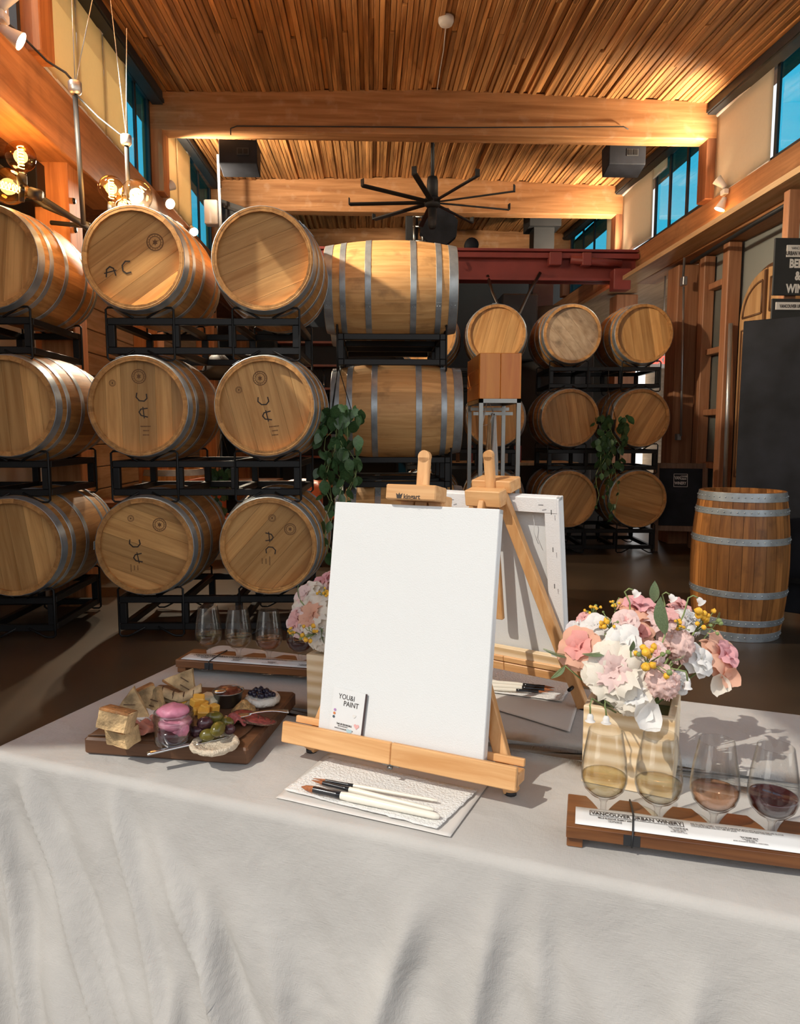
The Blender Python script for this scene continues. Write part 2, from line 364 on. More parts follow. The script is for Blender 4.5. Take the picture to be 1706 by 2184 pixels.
# roof beams
for bi, Y in enumerate(BEAMS):
    zb = (4.16, 4.19, 4.205, 4.265, 4.36)[bi]
    b = MB(); poly = [(XL-.12, zb), (XR+.12, zb), (XR+.12, ceil_z(XR+.12, Y)+.01), (.69, ceil_z(.69, Y)+.01), (XL-.12, ceil_z(XL-.12, Y)+.01)]
    m = Matrix(((1,0,0,0),(0,0,1,0),(0,1,0,0),(0,0,0,1)))
    b.prism(poly, Y, Y+.2, m)
    o = b.build('roof_beam', M['beam'], bevel=.012); tag(o, kind='structure')
    for X in (XL-.02, XR+.02):
        p = MB(); z0 = sill_top(Y)-.01; p.box((X, Y+.1, (z0+zb)/2+.01), (.2, .2, zb-z0+.02), ch=.008)
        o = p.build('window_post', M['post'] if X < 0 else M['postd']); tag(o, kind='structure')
# sill beams under the clerestory
for sx, X in ((-1, XL), (1, XR)):
    b = MB(); y0, y1 = (.05 if sx < 0 else 2.4), 14.4
    xa, xb = (X-.30, X) if sx < 0 else (X, X+.30)
    vs = []
    for y in (y0, y1):
        zt = sill_top(y); vs += [(xa,y,zt-.44),(xb,y,zt-.44),(xb,y,zt),(xa,y,zt)]
    b.add(vs, [(0,1,2,3),(7,6,5,4),(0,4,5,1),(1,5,6,2),(2,6,7,3),(3,7,4,0)])
    o = b.build('sill_beam', M['beamy'], bevel=.012); tag(o, kind='structure')
# lower walls
def wallbox(name, c, d, mat):
    o = MB().box(c, d).build(name, mat); tag(o, kind='structure'); return o
wallbox('wall_left', (-3.0, 7.25, 1.6), (.15, 14.4, 3.3), M['plaster'])
wallbox('wall_back', (.6, 14.5, 2.4), (9, .15, 4.8), M['darkwall'])
wallbox('wall_right', (3.80, 5.4, 1.65), (.12, 5.8, 3.3), M['greygreen'])
wallbox('wall_right_beyond', (5.6, 11.5, 1.65), (.12, 6, 3.3), M['planktan'])
wallbox('aisle_ceiling_left', (-2.62, 7.25, 3.22), (.86, 14.4, .05), M['postd'])
wallbox('aisle_ceiling_right', (4.4, 8.4, 3.25), (2.4, 12, .05), M['planktan'])
wallbox('fill_block_wall', (.4, -2.3, .75), (7, .12, 1.5), M['plaster'])  # unseen low wall added behind the camera to cut sky fill on the cloth
# eaves outside
wallbox('eave_left', (-2.22, 9.7, 4.55), (.30, 9.6, .04), M['postd'])
wallbox('eave_right', (3.7, 8.4, 4.6), (.3, 12, .04), M['postd'])
# dark head channel + roller tubes
for sx, X in ((-1, XL), (1, XR)):
    for bi in range(len(BEAMS)-1):
        y0, y1 = BEAMS[bi]+.2, BEAMS[bi+1]
        if y1 < 3: continue
        c = MB(); a = Vector((X-.04*sx*-1*-1, y0, ceil_z(X, y0)-.05)); b2 = Vector((X-.04*sx, y1, ceil_z(X, y1)-.05)); a.x = b2.x
        c.bar(a, b2, .10, .13); c.bar(a+Vector((-.05*sx,0,-.035)), b2+Vector((-.05*sx,0,-.035)), .03, .03)
        o = c.build('head_channel', M['black']); tag(o, kind='structure')
wn = [0]
def window(side, y0, y1, blinds, mulls, mat_blind, pane=True):
    wn[0] += 1; X = XL-.06 if side < 0 else XR+.06
    w = struct('window_%d' % wn[0]); w.location = (X, (y0+y1)/2, sill_top((y0+y1)/2)); yc = (y0+y1)/2; z0 = w.location.z
    H = lambda y: ceil_z(XL if side < 0 else XR, y)-.06-z0
    f = MB()
    f.bar((0, y0-yc, .02), (0, y1-yc, .02), .05, .04); f.bar((0, y0-yc, H(y0)), (0, y1-yc, H(y1)), .05, .05)
    for y in (y0+.02, y1-.02): f.bar((0, y-yc, 0), (0, y-yc, H(y)), .05, .045)
    f.build('frame', M['black'] , w)
    for y in mulls: MB().bar((0, y-yc, 0), (0, y-yc, H(y)), .045, .022).build('mullion', M['black'], w)
    ys = [y0]+sorted(mulls)+[y1]
    if pane:
        for a, b in zip(ys[:-1], ys[1:]):
            MB().box((0, (a+b)/2-yc, H(a)/2), (.006, b-a-.02, H(a)-.03)).build('pane', M['paneclear'] if any(q[0]-.05 <= (a+b)/2 <= q[1]+.05 and q[2] > .6 for q in blinds) else M['pane'], w)
    for bl in blinds:
        a, b, drop = bl[:3]; skew = bl[3] if len(bl) > 3 else 0.0
        ht = min(H(a), H(b))-.02; g = MB(); xx = .05*(-side)
        def fn(u, v): 
            y = a+(b-a)*u - yc; zt = ht; zb = ht*(1-drop) + skew*u
            return (xx+.006*sin(u*9+side)*v, y, zt+(zb-zt)*v)
        g.grid(fn, 14, 6); bo = g.build('blind', mat_blind, w, solid=.002)
        tb = MB(); tb.tube([(xx, a-yc, ht), (xx, b-yc, ht)], .022, 10); tb.build('roller', M['label'], bo)
        hb = MB(); hb.bar((xx, a-yc, ht*(1-drop)), (xx, b-yc, ht*(1-drop)+skew), .012, .02); hb.build('hem_bar', M['label'], bo)
    return w
bl, br = M['blind'], M['blindr']
window(-1, 4.95, 7.4, [(4.97,5.55,1),(5.57,6.08,1),(6.10,6.62,1)], [5.56, 6.09, 6.63, 7.0], bl)
window(-1, 7.6, 10.1, [(7.62,8.25,1),(8.27,8.85,1)], [8.26, 8.86, 9.45], bl)
window(-1, 10.3, 12.8, [(10.3,11.5,1)], [11.5], bl)
window(-1, 2.3, 4.75, [(3.55,4.35,1)], [4.40], bl, pane=False)
window(1, 4.95, 7.4, [(6.385,7.395,1),(4.97,5.75,.45)], [5.78, 6.38], br)
window(1, 7.6, 10.1, [(9.03,10.09,.96,.04),(8.62,9.03,.16)], [8.15, 8.62, 9.04], br)
window(1, 10.3, 12.8, [(10.32,10.75,1)], [10.8, 11.5, 12.1], br)
# far window in the back wall, right of the oven
w = struct('window_8'); w.location = (3.0, 14.40, 3.05)
for i, (mat, x) in enumerate(((M['blindr'],-.55),(M['pane'],0),(M['blindr'],.33),(M['pane'],.62))):
    MB().box((x, 0, 0), (.30 if i else .5, .012, 1.2)).build('pane' if mat is M['pane'] else 'blind', mat, w)
f = MB(); f.bar((-.85,0,-.62),(.85,0,-.62),.05); f.bar((-.85,0,.62),(.85,0,.62),.05); f.build('frame', M['black'], w)
# timber posts and boards of the left aisle
def post(x, y, w, d, z0, z1, mat=None, name='timber_post'):
    o = MB().box((0,0,(z1-z0)/2), (w, d, z1-z0), ch=.008).build(name, mat or M['post']); o.location = (x, y, z0); tag(o, kind='structure'); return o
for y in (2.3, 5.5, 7.55, 10.2, 12.9): 
    p = post(-2.24, y, .24, .24, 0, 3.20)
    for z in (1.35, 1.62, 2.75, 2.95):
        MB().lathe([(.0,.012),(.018,.012),(.022,0)], 10, (.121, -.03, z), m=Matrix.Rotation(pi/2,3,'Y')).build('bolt', M['steel'], p)
post(-2.62, 6.35, .16, .12, 0, 3.2, M['postd']); post(-2.62, 6.05, .10, .14, 0, 3.2)
for y in (5.5,): 
    o = MB().box((-2.45, y, 3.02), (.35, .5, .28), ch=.006).build('bracket', M['steel']); tag(o, kind='structure')
# tan board cladding deeper in the left aisle
cl = struct('wall_left_cladding'); cl.location = (-2.88, 7.2, 0)
for k in range(13):
    for j in range(2):
        me = 'clad_%d' % j
        o = MB().box((0, 1.35+j*2.72, .12+k*.235), (.04, 2.70, .225), ch=.006).build('plank', M['planktan'], cl)
# posts of the right wall, door and wooden window wall
post(3.62, 8.40, .26, .30, 0, 3.19, M['redwood']); post(3.70, 8.04, .10, .12, 0, 3.19, M['postd'])
post(3.64, 7.32, .14, .12, 0, 3.19, M['redwood']); post(3.64, 5.75, .14, .12, 0, 3.19, M['redwood']); post(3.66, 7.90, .12, .12, 0, 3.19, M['redwood'])
post(4.6, 9.9, .25, .25, 0, 3.2, M['post']); post(3.55, 10.2, .3, .3, 0, 3.2, M['redwood'])
w = struct('window_9'); w.location = (3.72, 7.61, 0)
for z in (.15, .95, 1.52, 2.17, 2.86): MB().box((-.02, 0, z), (.10, .46, .065), ch=.006).build('mullion', M['redwood'], w)
for z0, z1 in ((.18,.92),(.98,1.49),(1.55,2.14),(2.20,2.83)): MB().box((.0, 0, (z0+z1)/2), (.008, .46, z1-z0)).build('pane', M['paneclear'], w)
MB().box((.025,0,1.5), (.006,.46,2.8)).build('dark_room_sheet', M['darkwall'], w)  # thin dark sheet painted in place of the unlit room behind the panes
# arched double door
dr = struct('door_1'); dr.location = (3.73, 6.72, 0)
def archpoly(w, h0, rise, n=10, x0=None):
    pts = [(-w,0),(w,0)]
    pts += [(w*cos(a), h0+rise*sin(a)) for a in [pi*k/(2*n) for k in range(0, 2*n+1)]]
    return pts
mYZ = Matrix(((0,0,1,0),(1,0,0,0),(0,1,0,0),(0,0,0,1)))
MB().prism(archpoly(.52, 2.40, .47), 0, .035, mYZ).build('casing', M['archd'], dr)
for s in (-1, 1):
    lf = MB(); n = 10
    pts = [(s*.012,.05),(s*.47,.05)]+[(s*.47*cos(a), 2.40+.42*sin(a)) for a in [pi*k/(2*n) for k in range(0, n+1)]]
    pts[-1] = (s*.012, pts[-1][1])
    if s < 0: pts = pts[::-1]
    lf = MB().prism(pts, -.05, -.005, mYZ).build('door_leaf', M['arch'], dr)
    def panel(y0, y1, z0, z1, name='panel'):
        fr = MB()
        for k, wd_, dd in ((0,.02,.012),(.035,.010,.008)):
            a, b, c, d = y0+k, y1-k, z0+k, z1-k
            for p, q in (((a,c),(b,c)),((b,c),(b,d)),((b,d),(a,d)),((a,d),(a,c))):
                fr.bar((-.052,p[0],p[1]),(-.052,q[0],q[1]), wd_, dd)
        fr.build(name+'_moulding', M['archd'], lf)
        MB().box((-.054,(y0+y1)/2,(z0+z1)/2),(.012,(y1-y0)-.11,(z1-z0)-.11),ch=.004).build(name, M['arch'], lf)
    ya, yb = sorted((s*.07, s*.42))
    panel(ya, yb, .12, .62); panel(ya, yb, .86, 2.30)
    ar = MB(); q = [(-.052, s*(.07+.34*cos(a)), 2.42+.30*sin(a)) for a in [pi*k/16 for k in range(9)]]
    ar.tube(q, .011, 6); ar.tube([(-.052,s*.07,2.42),(-.052,s*.41,2.42)], .011, 6); ar.tube([(-.052,s*.07,2.42),(-.052,s*.07,2.72)], .011, 6); ar.build('arch_moulding', M['archd'], lf)
MB().bar((-.06,0,.05),(-.06,0,2.80),.03,.025).build('meeting_strip', M['archd'], dr)
h = MB(); h.tube([(-.06,-.05,.98),(-.12,-.05,1.0),(-.13,-.05,1.08),(-.12,-.05,1.16),(-.06,-.05,1.18)], .01, 8); h.build('handle', M['steel'], dr)
h = MB().blob((-.06, .10, .88), (.012,.06,.03)).build('escutcheon', M['satin'], dr)
# ================================================================== barrels and racks
BL, RH, RB = .93, .30, .345
def brad(z): return RB-(RB-RH)*(2*z/BL)**2
NS = 26
def stave_mesh(gap=.4975):
    b = MB(); zs = [-BL/2+BL*k/8 for k in range(9)]; da = 2*pi/NS*gap
    b.grid(lambda u, v: (brad(-BL/2+BL*v)*cos(-da+2*da*u), brad(-BL/2+BL*v)*sin(-da+2*da*u), -BL/2+BL*v), 5, 9)
    vs = []
    for z in zs:
        r = brad(z); ri = r-.028
        vs += [(r*cos(da), r*sin(da), z), (ri*cos(da), ri*sin(da), z), (ri*cos(-da), ri*sin(-da), z), (r*cos(-da), r*sin(-da), z)]
    fs = [(3,2,1,0), (32,33,34,35)]
    for k in range(8):
        for i in range(3): a=k*4+i; fs.append((a,a+1,a+5,a+4))
    b.add(vs, fs, False)
    return b.mesh('stave')
def hoop_mesh(zc, w, t=.003):
    z0, z1 = zc-w/2, zc+w/2; b = MB(); n = 40
    b.lathe([(brad(z0)-.001,z0),(brad(z0)+t,z0),(brad(z0)+t,z0+.001),(brad(z1)+t,z1-.001),(brad(z1)+t,z1),(brad(z1)-.001,z1)], n)
    b.box(((brad(zc)+t)*cos(1.9), (brad(zc)+t)*sin(1.9), zc), (.05,.004,w*.92), Euler((0,0,1.9+pi/2)))
    for dz in (-w*.22, w*.22): b.blob(((brad(zc)+t+.001)*cos(1.9), (brad(zc)+t+.001)*sin(1.9), zc+dz), .005, 6, 4)
    return b.mesh('hoop')
def riveted_hoop(zc, w, n=44):
    me = hoop_mesh(zc, w); b = MB(); b.v = [v.co.copy() for v in me.vertices]; b.f = [tuple(p.vertices) for p in me.polygons]; b.sm = [True]*len(b.f)
    for k in range(n):
        a = 2*pi*k/n; b.blob(((brad(zc)+.0035)*cos(a), (brad(zc)+.0035)*sin(a), zc), .0055, 6, 4)
    return b.mesh('hoop')
HZ = BL/2-.04
def head_boards():
    r = brad(HZ)-.024; ws = (.075,.088,.096,.10,.092,.085); tot = sum(ws); out = []; x = -r; k = 2*r/tot
    for w in ws:
        x0, x1 = x, x+w*k; x = x1; n = 6; top = []; 
        for i in range(n+1):
            xx = x0+.0006+(x1-x0-.0012)*i/n; top.append((xx, math.sqrt(max(r*r-xx*xx,0))))
        poly = top+[(p[0],-p[1]) for p in top[::-1]]; poly = poly[::-1]
        q = []
        for p in poly:
            if not q or (Vector(p)-Vector(q[-1])).length > 1e-5: q.append(p)
        if (Vector(q[0])-Vector(q[-1])).length < 1e-5: q.pop()
        m = MB().prism(q, HZ-.018, HZ); out.append(m.mesh('head_board'))
    return out
def croze():   # bevelled chime inside the head
    r = brad(BL/2); return MB().lathe([(r-.012,BL/2+.0005),(r-.028,BL/2-.006),(brad(HZ)-.026,HZ+.001)], 48).mesh('chime')
SM_, HB_ = stave_mesh(), head_boards(); SMG = stave_mesh(.486)
CORE = MB().lathe([(brad(-BL/2+BL*k/8)-.010,-BL/2+BL*k/8) for k in range(9)], 30).mesh('joint_core')
HP = [(.432,.062),(.33,.040),(.155,.042)]
HM = [hoop_mesh(z*s, w) for z, w in HP for s in (1,-1)]
RHM = [riveted_hoop(z, w) for z, w in ((.436,.055),(.345,.04),(.165,.042),(-.165,.042),(-.345,.04),(-.436,.055))]
BACK = MB().lathe([(.0,0),(brad(HZ)-.024,0),(brad(HZ)-.024,.018),(0,.018)], 30).mesh('back_head')
CH_ = croze()
_cache = {}
def withmat(me, mat):
    k = (me.name, mat.name)
    if k not in _cache:
        c = me.copy(); c.materials.clear(); c.materials.append(mat); _cache[k] = c
    return _cache[k]
def emblem_mesh():
    b = MB(); z = 0
    for r0, r1 in ((.030,.034),(.021,.024)): b.lathe([(r0,z),(r1,z)], 28)
    for k in range(16):
        a = 2*pi*k/16; b.box((.027*cos(a), .027*sin(a), 0), (.004,.002,.0004), Euler((0,0,a)))
    b.prism([(.012*cos(a)*(1 if i%2 else .5), .014*sin(a)*(1 if i%2 else .5)) for i, a in enumerate([2*pi*k/12 for k in range(12)])], 0, .0004)
    return b.mesh('brand_emblem')
EMB = emblem_mesh(); EMB.materials.append(M['brand'])
def ribbon(b, pts, w):
    for p, q in zip(pts[:-1], pts[1:]):
        p, q = Vector(p), Vector(q); d = (q-p); L = d.length; b.box(((p+q)/2).to_3d(), (L+w*.6, w, .0006), Euler((0,0,math.atan2(d.y,d.x))))
def ac_mesh():
    b = MB()
    ribbon(b, [(-.07,-.02),(-.062,.012),(-.045,.022),(-.03,.012),(-.026,-.02)], .006); ribbon(b, [(-.075,-.003),(-.02,.002)], .005)
    ribbon(b, [(.05,.03),(.03,.034),(.012,.018),(.01,-.006),(.024,-.02),(.045,-.018)], .006)
    return b.mesh('chalk_initials')
ACM = ac_mesh(); ACM.materials.append(M['ink'])
def lines_mesh():
    b = MB()
    for j, w in enumerate((.062,.034,.038)):
        x = -w/2; rr = random.Random(j)
        while x < w/2:
            l = rr.uniform(.004,.007); b.box((x+l/2, -.026*j, 0), (l,.007,.0005)); x += l+.0022
    return b.mesh('printed_lines')
LNM = lines_mesh(); LNM.materials.append(M['brand'])
def barrel(label, loc, az=0.0, roll=0.0, up=False, stave='stave', head='head', marks=None, group=None, rivet=False, bung=False, tilt=0.0):
    mtx = Matrix.Rotation(az,4,'Z') @ ((Matrix.Rotation(tilt,4,'Y') @ Matrix.Rotation(roll,4,'Z')) if up else (Matrix.Rotation(pi/2,4,'X') @ Matrix.Rotation(roll,4,'Z')))
    t = thing('wine_barrel', label, 'barrel', loc, rot=mtx.to_euler(), group=group)
    dz = BL/2 if up else 0.0
    sm = withmat(SMG if rivet else SM_, M[stave])
    if rivet: inst('inner_wall', withmat(CORE, M['black']), t, (0,0,dz))
    for k in range(NS): inst('stave', sm, t, (0,0,dz), (0,0,2*pi*k/NS))
    for h in (RHM if rivet else HM): inst('hoop', withmat(h, M['hoop']), t, (0,0,dz))
    if not up:
        for h in HB_: inst('head_board', withmat(h, M[head]), t)
        inst('chime', withmat(CH_, M[head]), t)
    else:
        inst('lid', withmat(BACK, M['postd']), t, (0,0,dz+HZ-.012))
    inst('back_head', withmat(BACK, M[head]), t, (0,0,dz-HZ))
    if bung: MB().lathe([(0,.03),(.022,.03),(.026,.0),(.024,-.02)], 14, (0,0,0), m=Matrix.Rotation(-pi/2,3,'X') if not up else None).build('bung', M['label'], t).location = (0, RB-.005, 0)
    zz = HZ+.0012
    for mk in (marks or ()):
        kind, x, y, a, s = mk
        o = inst({'E':'brand_emblem','A':'chalk_initials','L':'printed_lines'}[kind], {'E':EMB,'A':ACM,'L':LNM}[kind], t, (x,y,zz), (0,0,a), (s,s,1))
    return t
# ---- rack
def rack(label, loc, az=0.0, W=1.16, group=None, D=.36, side=.0):
    """origin: centre, at the height of its top rail axis (z down to the foot loops at -.235)"""
    t = thing('barrel_rack', label, 'rack', loc, az, group)
    s = .042; H = .175; hx = W/2
    key = ('rk', round(W,3), round(D,3))
    if key not in _cache:
        c = {}
        c['rail'] = MB().box((0,0,0), (W, s, s), ch=.004).mesh('rail'); c['upright'] = MB().box((0,0,-H/2), (s,s,H-s), ch=.003).mesh('upright')
        c['cross'] = MB().box((0,0,0), (s,2*D-s,s), ch=.004).mesh('crossbar')
        p = [(-.04,0,.018),(-.13,0,.072),(-.15,0,.08),(-.19,0,.08),(-.203,0,.068),(-.203,0,-H-.046),(-.19,0,-H-.058),(-.15,0,-H-.058),(-.13,0,-H-.050),(-.04,0,-H+.0)]
        b = MB()
        for m in (1,-1): b.tube([(m*x,y,z) for x,y,z in p], .007, 6)
        c['wire'] = b.mesh('cradle')
        for m in c.values(): m.materials.append(M['steel'])
        _cache[key] = c
    c = _cache[key]
    for y in (-D, D):
        for z in (0,-H): inst('rail', c['rail'], t, (0,y,z))
        for x in (-hx+s/2, -.17, .17, hx-s/2): inst('upright', c['upright'], t, (x,y,0))
        for x in (-.38,.38): inst('cradle', c['wire'], t, (x,y-.024 if y<0 else y+.024,0))
    for x in (-hx+s/2, -.17, .17, hx-s/2):
        for z in (0,-H): inst('crossbar', c['cross'], t, (x,0,z))
    return t
TIER = [.60, 1.455, 2.32]
RK = [z-.352 for z in TIER]
GL = 'barrels on the black racks'
# left two-wide stack
azL = R(-1.0); cL = Vector((-1.09, 4.90, 0)); dx = Vector((cos(azL), sin(azL), 0))*.38
names = ['bottom','middle','top']
lab = {(0,-1):'oak barrel head with slanting boards and a C-like scrawl, bottom left of the two-wide stack',
       (0,1):'oak barrel with diagonal dark boards and A.C initials, bottom right of the two-wide stack',
       (1,-1):'oak barrel with sideways A.C initials and round brand, middle left of the two-wide stack',
       (1,1):'oak barrel with sunlit crescent and sideways initials, middle right of the two-wide stack',
       (2,-1):'oak barrel with A.C initials and a faint crest, top left of the two-wide stack',
       (2,1):'plain oak barrel with diagonal pale boards, top right of the two-wide stack'}
mk = {(0,-1):[('E',.085,.13,0,1.25),('A',-.06,-.02,R(95),1.2),('L',-.1,-.14,R(90),.8),('E',-.09,.17,0,.6)],
      (0,1):[('E',.13,.10,0,1.1),('A',0,0,R(-90),1.1),('E',.02,.17,0,.7),('L',.0,-.10,R(-90),.9)],
      (1,-1):[('E',.0,.18,0,1.3),('A',.02,.02,R(90),1.2),('L',.03,-.12,0,1.0),('E',-.16,.14,0,.6)],
      (1,1):[('E',-.03,.17,0,1.3),('A',.0,.0,R(98),1.2),('L',.05,-.12,R(6),1.0),('E',-.16,.10,0,.6)],
      (2,-1):[('E',.12,.10,0,1.5),('A',-.09,-.06,R(10),1.3)], (2,1):[]}
rolls = {(0,-1):R(70),(0,1):R(-42),(1,-1):R(0),(1,1):R(14),(2,-1):R(-55),(2,1):R(-68)}
off = {0:(.087,0),1:(.08,0),2:(.086,.0)}
def marks_world(ms, roll):   # marks are given in the upright view; turn them with the head
    out = []
    for k,x,y,a,s in ms:
        c, q = cos(-roll), sin(-roll); out.append((k, x*c-y*q, x*q+y*c, a-roll, s))
    return out
for ti, z in enumerate(TIER):
    rack('black steel rack under the %s tier of the two-wide left stack' % names[ti], cL+Vector((off[ti][0],0,RK[ti])), azL, group='stacking racks')
    for s in (-1,1):
        rl = rolls[(ti,s)]
        barrel(lab[(ti,s)], cL+dx*s+Vector((off[ti][0],0,z)), azL, rl, marks=marks_world(mk[(ti,s)], rl), group=GL, bung=(ti==1))
# leftmost stack, cut by the picture edge
cZ = Vector((-2.28, 4.90, 0)); azZ = R(0)
for ti, z in enumerate(TIER):
    o = Vector(((.09,.10,.04)[ti], 0, 0))
    rack('black steel rack under the %s tier of the leftmost stack' % names[ti], cZ+o+Vector((-.38,0,RK[ti])), azZ, group='stacking racks')
    barrel('tan oak barrel with plain vertical boards, %s of the stack cut by the left edge' % names[ti], cZ+o+Vector((0,0,z)), azZ, R((8,4,-6)[ti]), group=GL, bung=(ti==1))
# centre stack seen from its side: barrels lie across the view
cC = Vector((.175, 5.36, 0)); azC = R(88)
mid = ['lowest barrel lying crosswise behind the front canvas', 'honey oak barrel lying crosswise with wide steel hoops, middle of the centre stack', 'pale streaked oak barrel lying crosswise at the top of the centre stack']
for ti, z in enumerate(TIER):
    dxx = (.04, .02, -.02)[ti]
    rack('black steel rack end-on under the %s barrel of the centre stack' % names[ti], (cC.x+dxx, cC.y+.38, RK[ti]), R(90), group='stacking racks')
    barrel(mid[ti], (cC.x+dxx, cC.y, z), azC, R((20,0,100)[ti]), stave='stave_pale', group=GL, bung=(ti==1))
    barrel('oak barrel hidden behind the %s crosswise barrel of the centre stack' % names[ti], (cC.x+dxx, cC.y+.78, z), azC, R(70+ti*25), group=GL)
# right-hand far racks
azR = R(-3); cR = Vector((2.49, 7.98, 0)); dR = Vector((cos(azR), sin(azR), 0))*.37
cS = Vector((1.02, 8.08, 0)); azS = R(-8); dS = Vector((cos(azS), sin(azS), 0))*.36
for ti, z in enumerate(TIER):
    rack('black rack under the %s tier of the far right stack' % names[ti], cR+Vector((0,0,RK[ti])), azR, group='stacking racks')
    rack('black rack under the %s tier of the stack behind the orange crate' % names[ti], cS+Vector((0,0,RK[ti])), azS, group='stacking racks')
    for s in (-1,1):
        side = 'left' if s < 0 else 'right'
        l = {(2,-1):'barrel with a stained grey weathered head, top left of the far right stack', (2,1):'clean honey barrel top right of the far right stack beside the wooden post',
             (1,-1):'amber barrel middle left of the far right stack, half behind the hanging plant', (1,1):'amber barrel with a dark drip stain, middle right of the far right stack',
             (0,-1):'dark amber barrel bottom left of the far right stack', (0,1):'dark amber barrel bottom right of the far right stack beside the chalkboard easel sign'}[(ti,s)]
        barrel(l, cR+dR*s+Vector((0,0,z)), azR, R(random.choice((10,40,-30,75))), head='head_grey' if (ti,s)==(2,-1) else 'head', group=GL)
        l2 = {-1:'oak barrel %s tier, mostly behind the crosswise barrels of the centre stack' % names[ti], 1:'oak barrel %s tier, behind the orange crate and its steel stand' % names[ti]}[s]
        barrel(l2, cS+dS*s+Vector((0,0,z)), azS, R(random.choice((5,20,85,-15))), group=GL)
# upright barrel by the black panel
barrel('upright stained barrel with riveted hoops standing on the floor', atz(1588,1362,0)+Vector((.02,.16,0)), 0, .3, up=True, stave='stave_old', rivet=True, group=None).scale = (.85,.85,1)
barrel('small upright barrel table far behind the left stack', (-2.05, 7.6, 0), 0, .1, up=True, group=None)
# ================================================================== room objects
# ---- ceiling fan
hub = atY(922, 432, 8.0)
t = thing('ceiling_fan', 'large black industrial ceiling fan with long thin blades', 'fan', hub)
b = MB(); b.lathe([(.0,.05),(.075,.05),(.085,.03),(.085,-.03),(.06,-.05),(0,-.05)], 20); b.build('hub', M['black'], t)
b = MB(); b.lathe([(.0,.26),(.05,.26),(.06,.22),(.06,.06),(.0,.05)], 16); b.build('motor', M['black'], t)
b = MB(); b.lathe([(0,-.05),(.045,-.06),(.045,-.24),(.03,-.27),(0,-.27)], 14); b.build('lower_canopy', M['black'], t)
zt = ceil_z(hub.x, hub.y)-hub.z
b = MB(); b.tube([(0,0,.25),(0,0,zt-.0)], .02, 8); b.build('downrod', M['black'], t)
b = MB(); b.box((0,0,zt-.02), (.42,.10,.04)); [b.box((x,0,zt-.06),(.04,.08,.06)) for x in (-.12,.05,.13)]; b.build('mounting_bracket', M['steel'], t)
bm = MB(); bm.box((.49,0,0), (.80,.055,.016), Euler((.25,0,0)), ch=.004); bm.box((.895,0,.03),(.012,.05,.07),ch=.003); bm = bm.mesh('blade'); bm.materials.append(M['black'])
for k in range(9): inst('blade', bm, t, (0,0,0), (0,0,R(14)+2*pi*k/9))
# ---- hanging speakers
def speaker(px, py, Y, label, w=.38):
    p = atY(px, py, Y); t = thing('hanging_speaker', label, 'speaker', p, group='ceiling speakers')
    b = MB(); b.add([(-w/2,-.02,.13),(w/2,-.02,.13),(w/2,.24,.13),(-w/2,.24,.13),(-w/2,-.02,-.10),(w/2,-.02,-.10),(w/2,.20,-.16),(-w/2,.20,-.16)],
        [(0,1,2,3),(4,7,6,5),(0,4,5,1),(1,5,6,2),(2,6,7,3),(3,7,4,0)]); b.build('cabinet', M['chalk'], t, bevel=.008)
    b = MB(); b.box((.05,-.022,.015),(.12,.01,.07)); f = b.build('horn_frame', M['black'], t)
    for x in (.022,.078): MB().box((x,-.029,.015),(.042,.006,.05)).build('horn_slot', M['steel'], t)
    b = MB()
    for x in (-w/2+.01, w/2-.01): b.tube([(x,.02,.10),(x,.02,.13),(x-.005,.02,.24)], .008, 6); 
    b.build('chain', M['galv'], t); return t
speaker(508, 328, 7.62, 'black speaker hung under the front roof beam, on the window-lit left')
speaker(1337, 330, 7.62, 'black speaker hung under the front roof beam, on the right')
# speaker cable along the beam
a = [atY(492,283,7.37)+Vector((0,0,-.02)), atY(492,274,7.37), atY(505,269,7.37), atY(700,270,7.37), atY(1000,272,7.37), atY(1330,270,7.37), atY(1340,276,7.37)]
tag(MB().tube(a, .006, 6).build('speaker_cable', M['black']), 'thin black cable stapled along the front roof beam', 'cable')
# ---- smoke detector with dangling wire
p = atz(951, 50, 4.535); p.z = ceil_z(p.x, p.y)-.012
t = thing('smoke_detector', 'white round smoke detector on the board ceiling', 'smoke detector', p)
MB().lathe([(.0,-.045),(.05,-.045),(.062,-.02),(.062,.012),(0,.012)], 20).build('housing', M['white'], t)
tag(MB().tube([Vector((p.x,p.y,p.z-.03)), atY(946,105,p.y+.3), atY(938,150,6.8), atY(932,192,7.37)], .004, 5).build('detector_wire', M['label']), 'thin pale wire running from the smoke detector to the beam', 'wire')
# ---- red crane girder
Y = 9.4; z0, z1 = 3.24, 3.63
t = thing('crane_girder', 'oxide red steel crane girder spanning the hall', 'crane', (1.0, Y, z0))
L0, L1 = -2.6, 2.44
b = MB(); b.box(((L0+L1)/2, .1, z1-z0-.015), (L1-L0, .24, .03)); b.box(((L0+L1)/2, .1, .015), (L1-L0, .24, .03)); b.box(((L0+L1)/2, .1, (z1-z0)/2), (L1-L0, .03, z1-z0)); b.build('girder', M['red'], t)
b = MB(); b.box(((L0+L1)/2, -.03, z1-z0-.09), (L1-L0, .05, .06)); b.build('trolley_rail', M['red'], t)
for x, w in ((1.35,.16),(1.75,.12)): MB().box((x,-.05,.25),(w,.12,.16),ch=.008).build('gearbox', M['red'], t)
MB().tube([(1.55,-.06,.25),(2.2,-.06,.2)], .05, 10).build('motor', M['red'], t)
MB().box((2.2,-.05,.0),(.22,.18,.26),ch=.01).build('end_carriage', M['red'], t)
MB().tube([(.0,-.06,.26),(.02,-.07,.20),(.0,-.07,.16),(-.03,-.07,.18)], .012, 6).build('hook', M['red'], t)
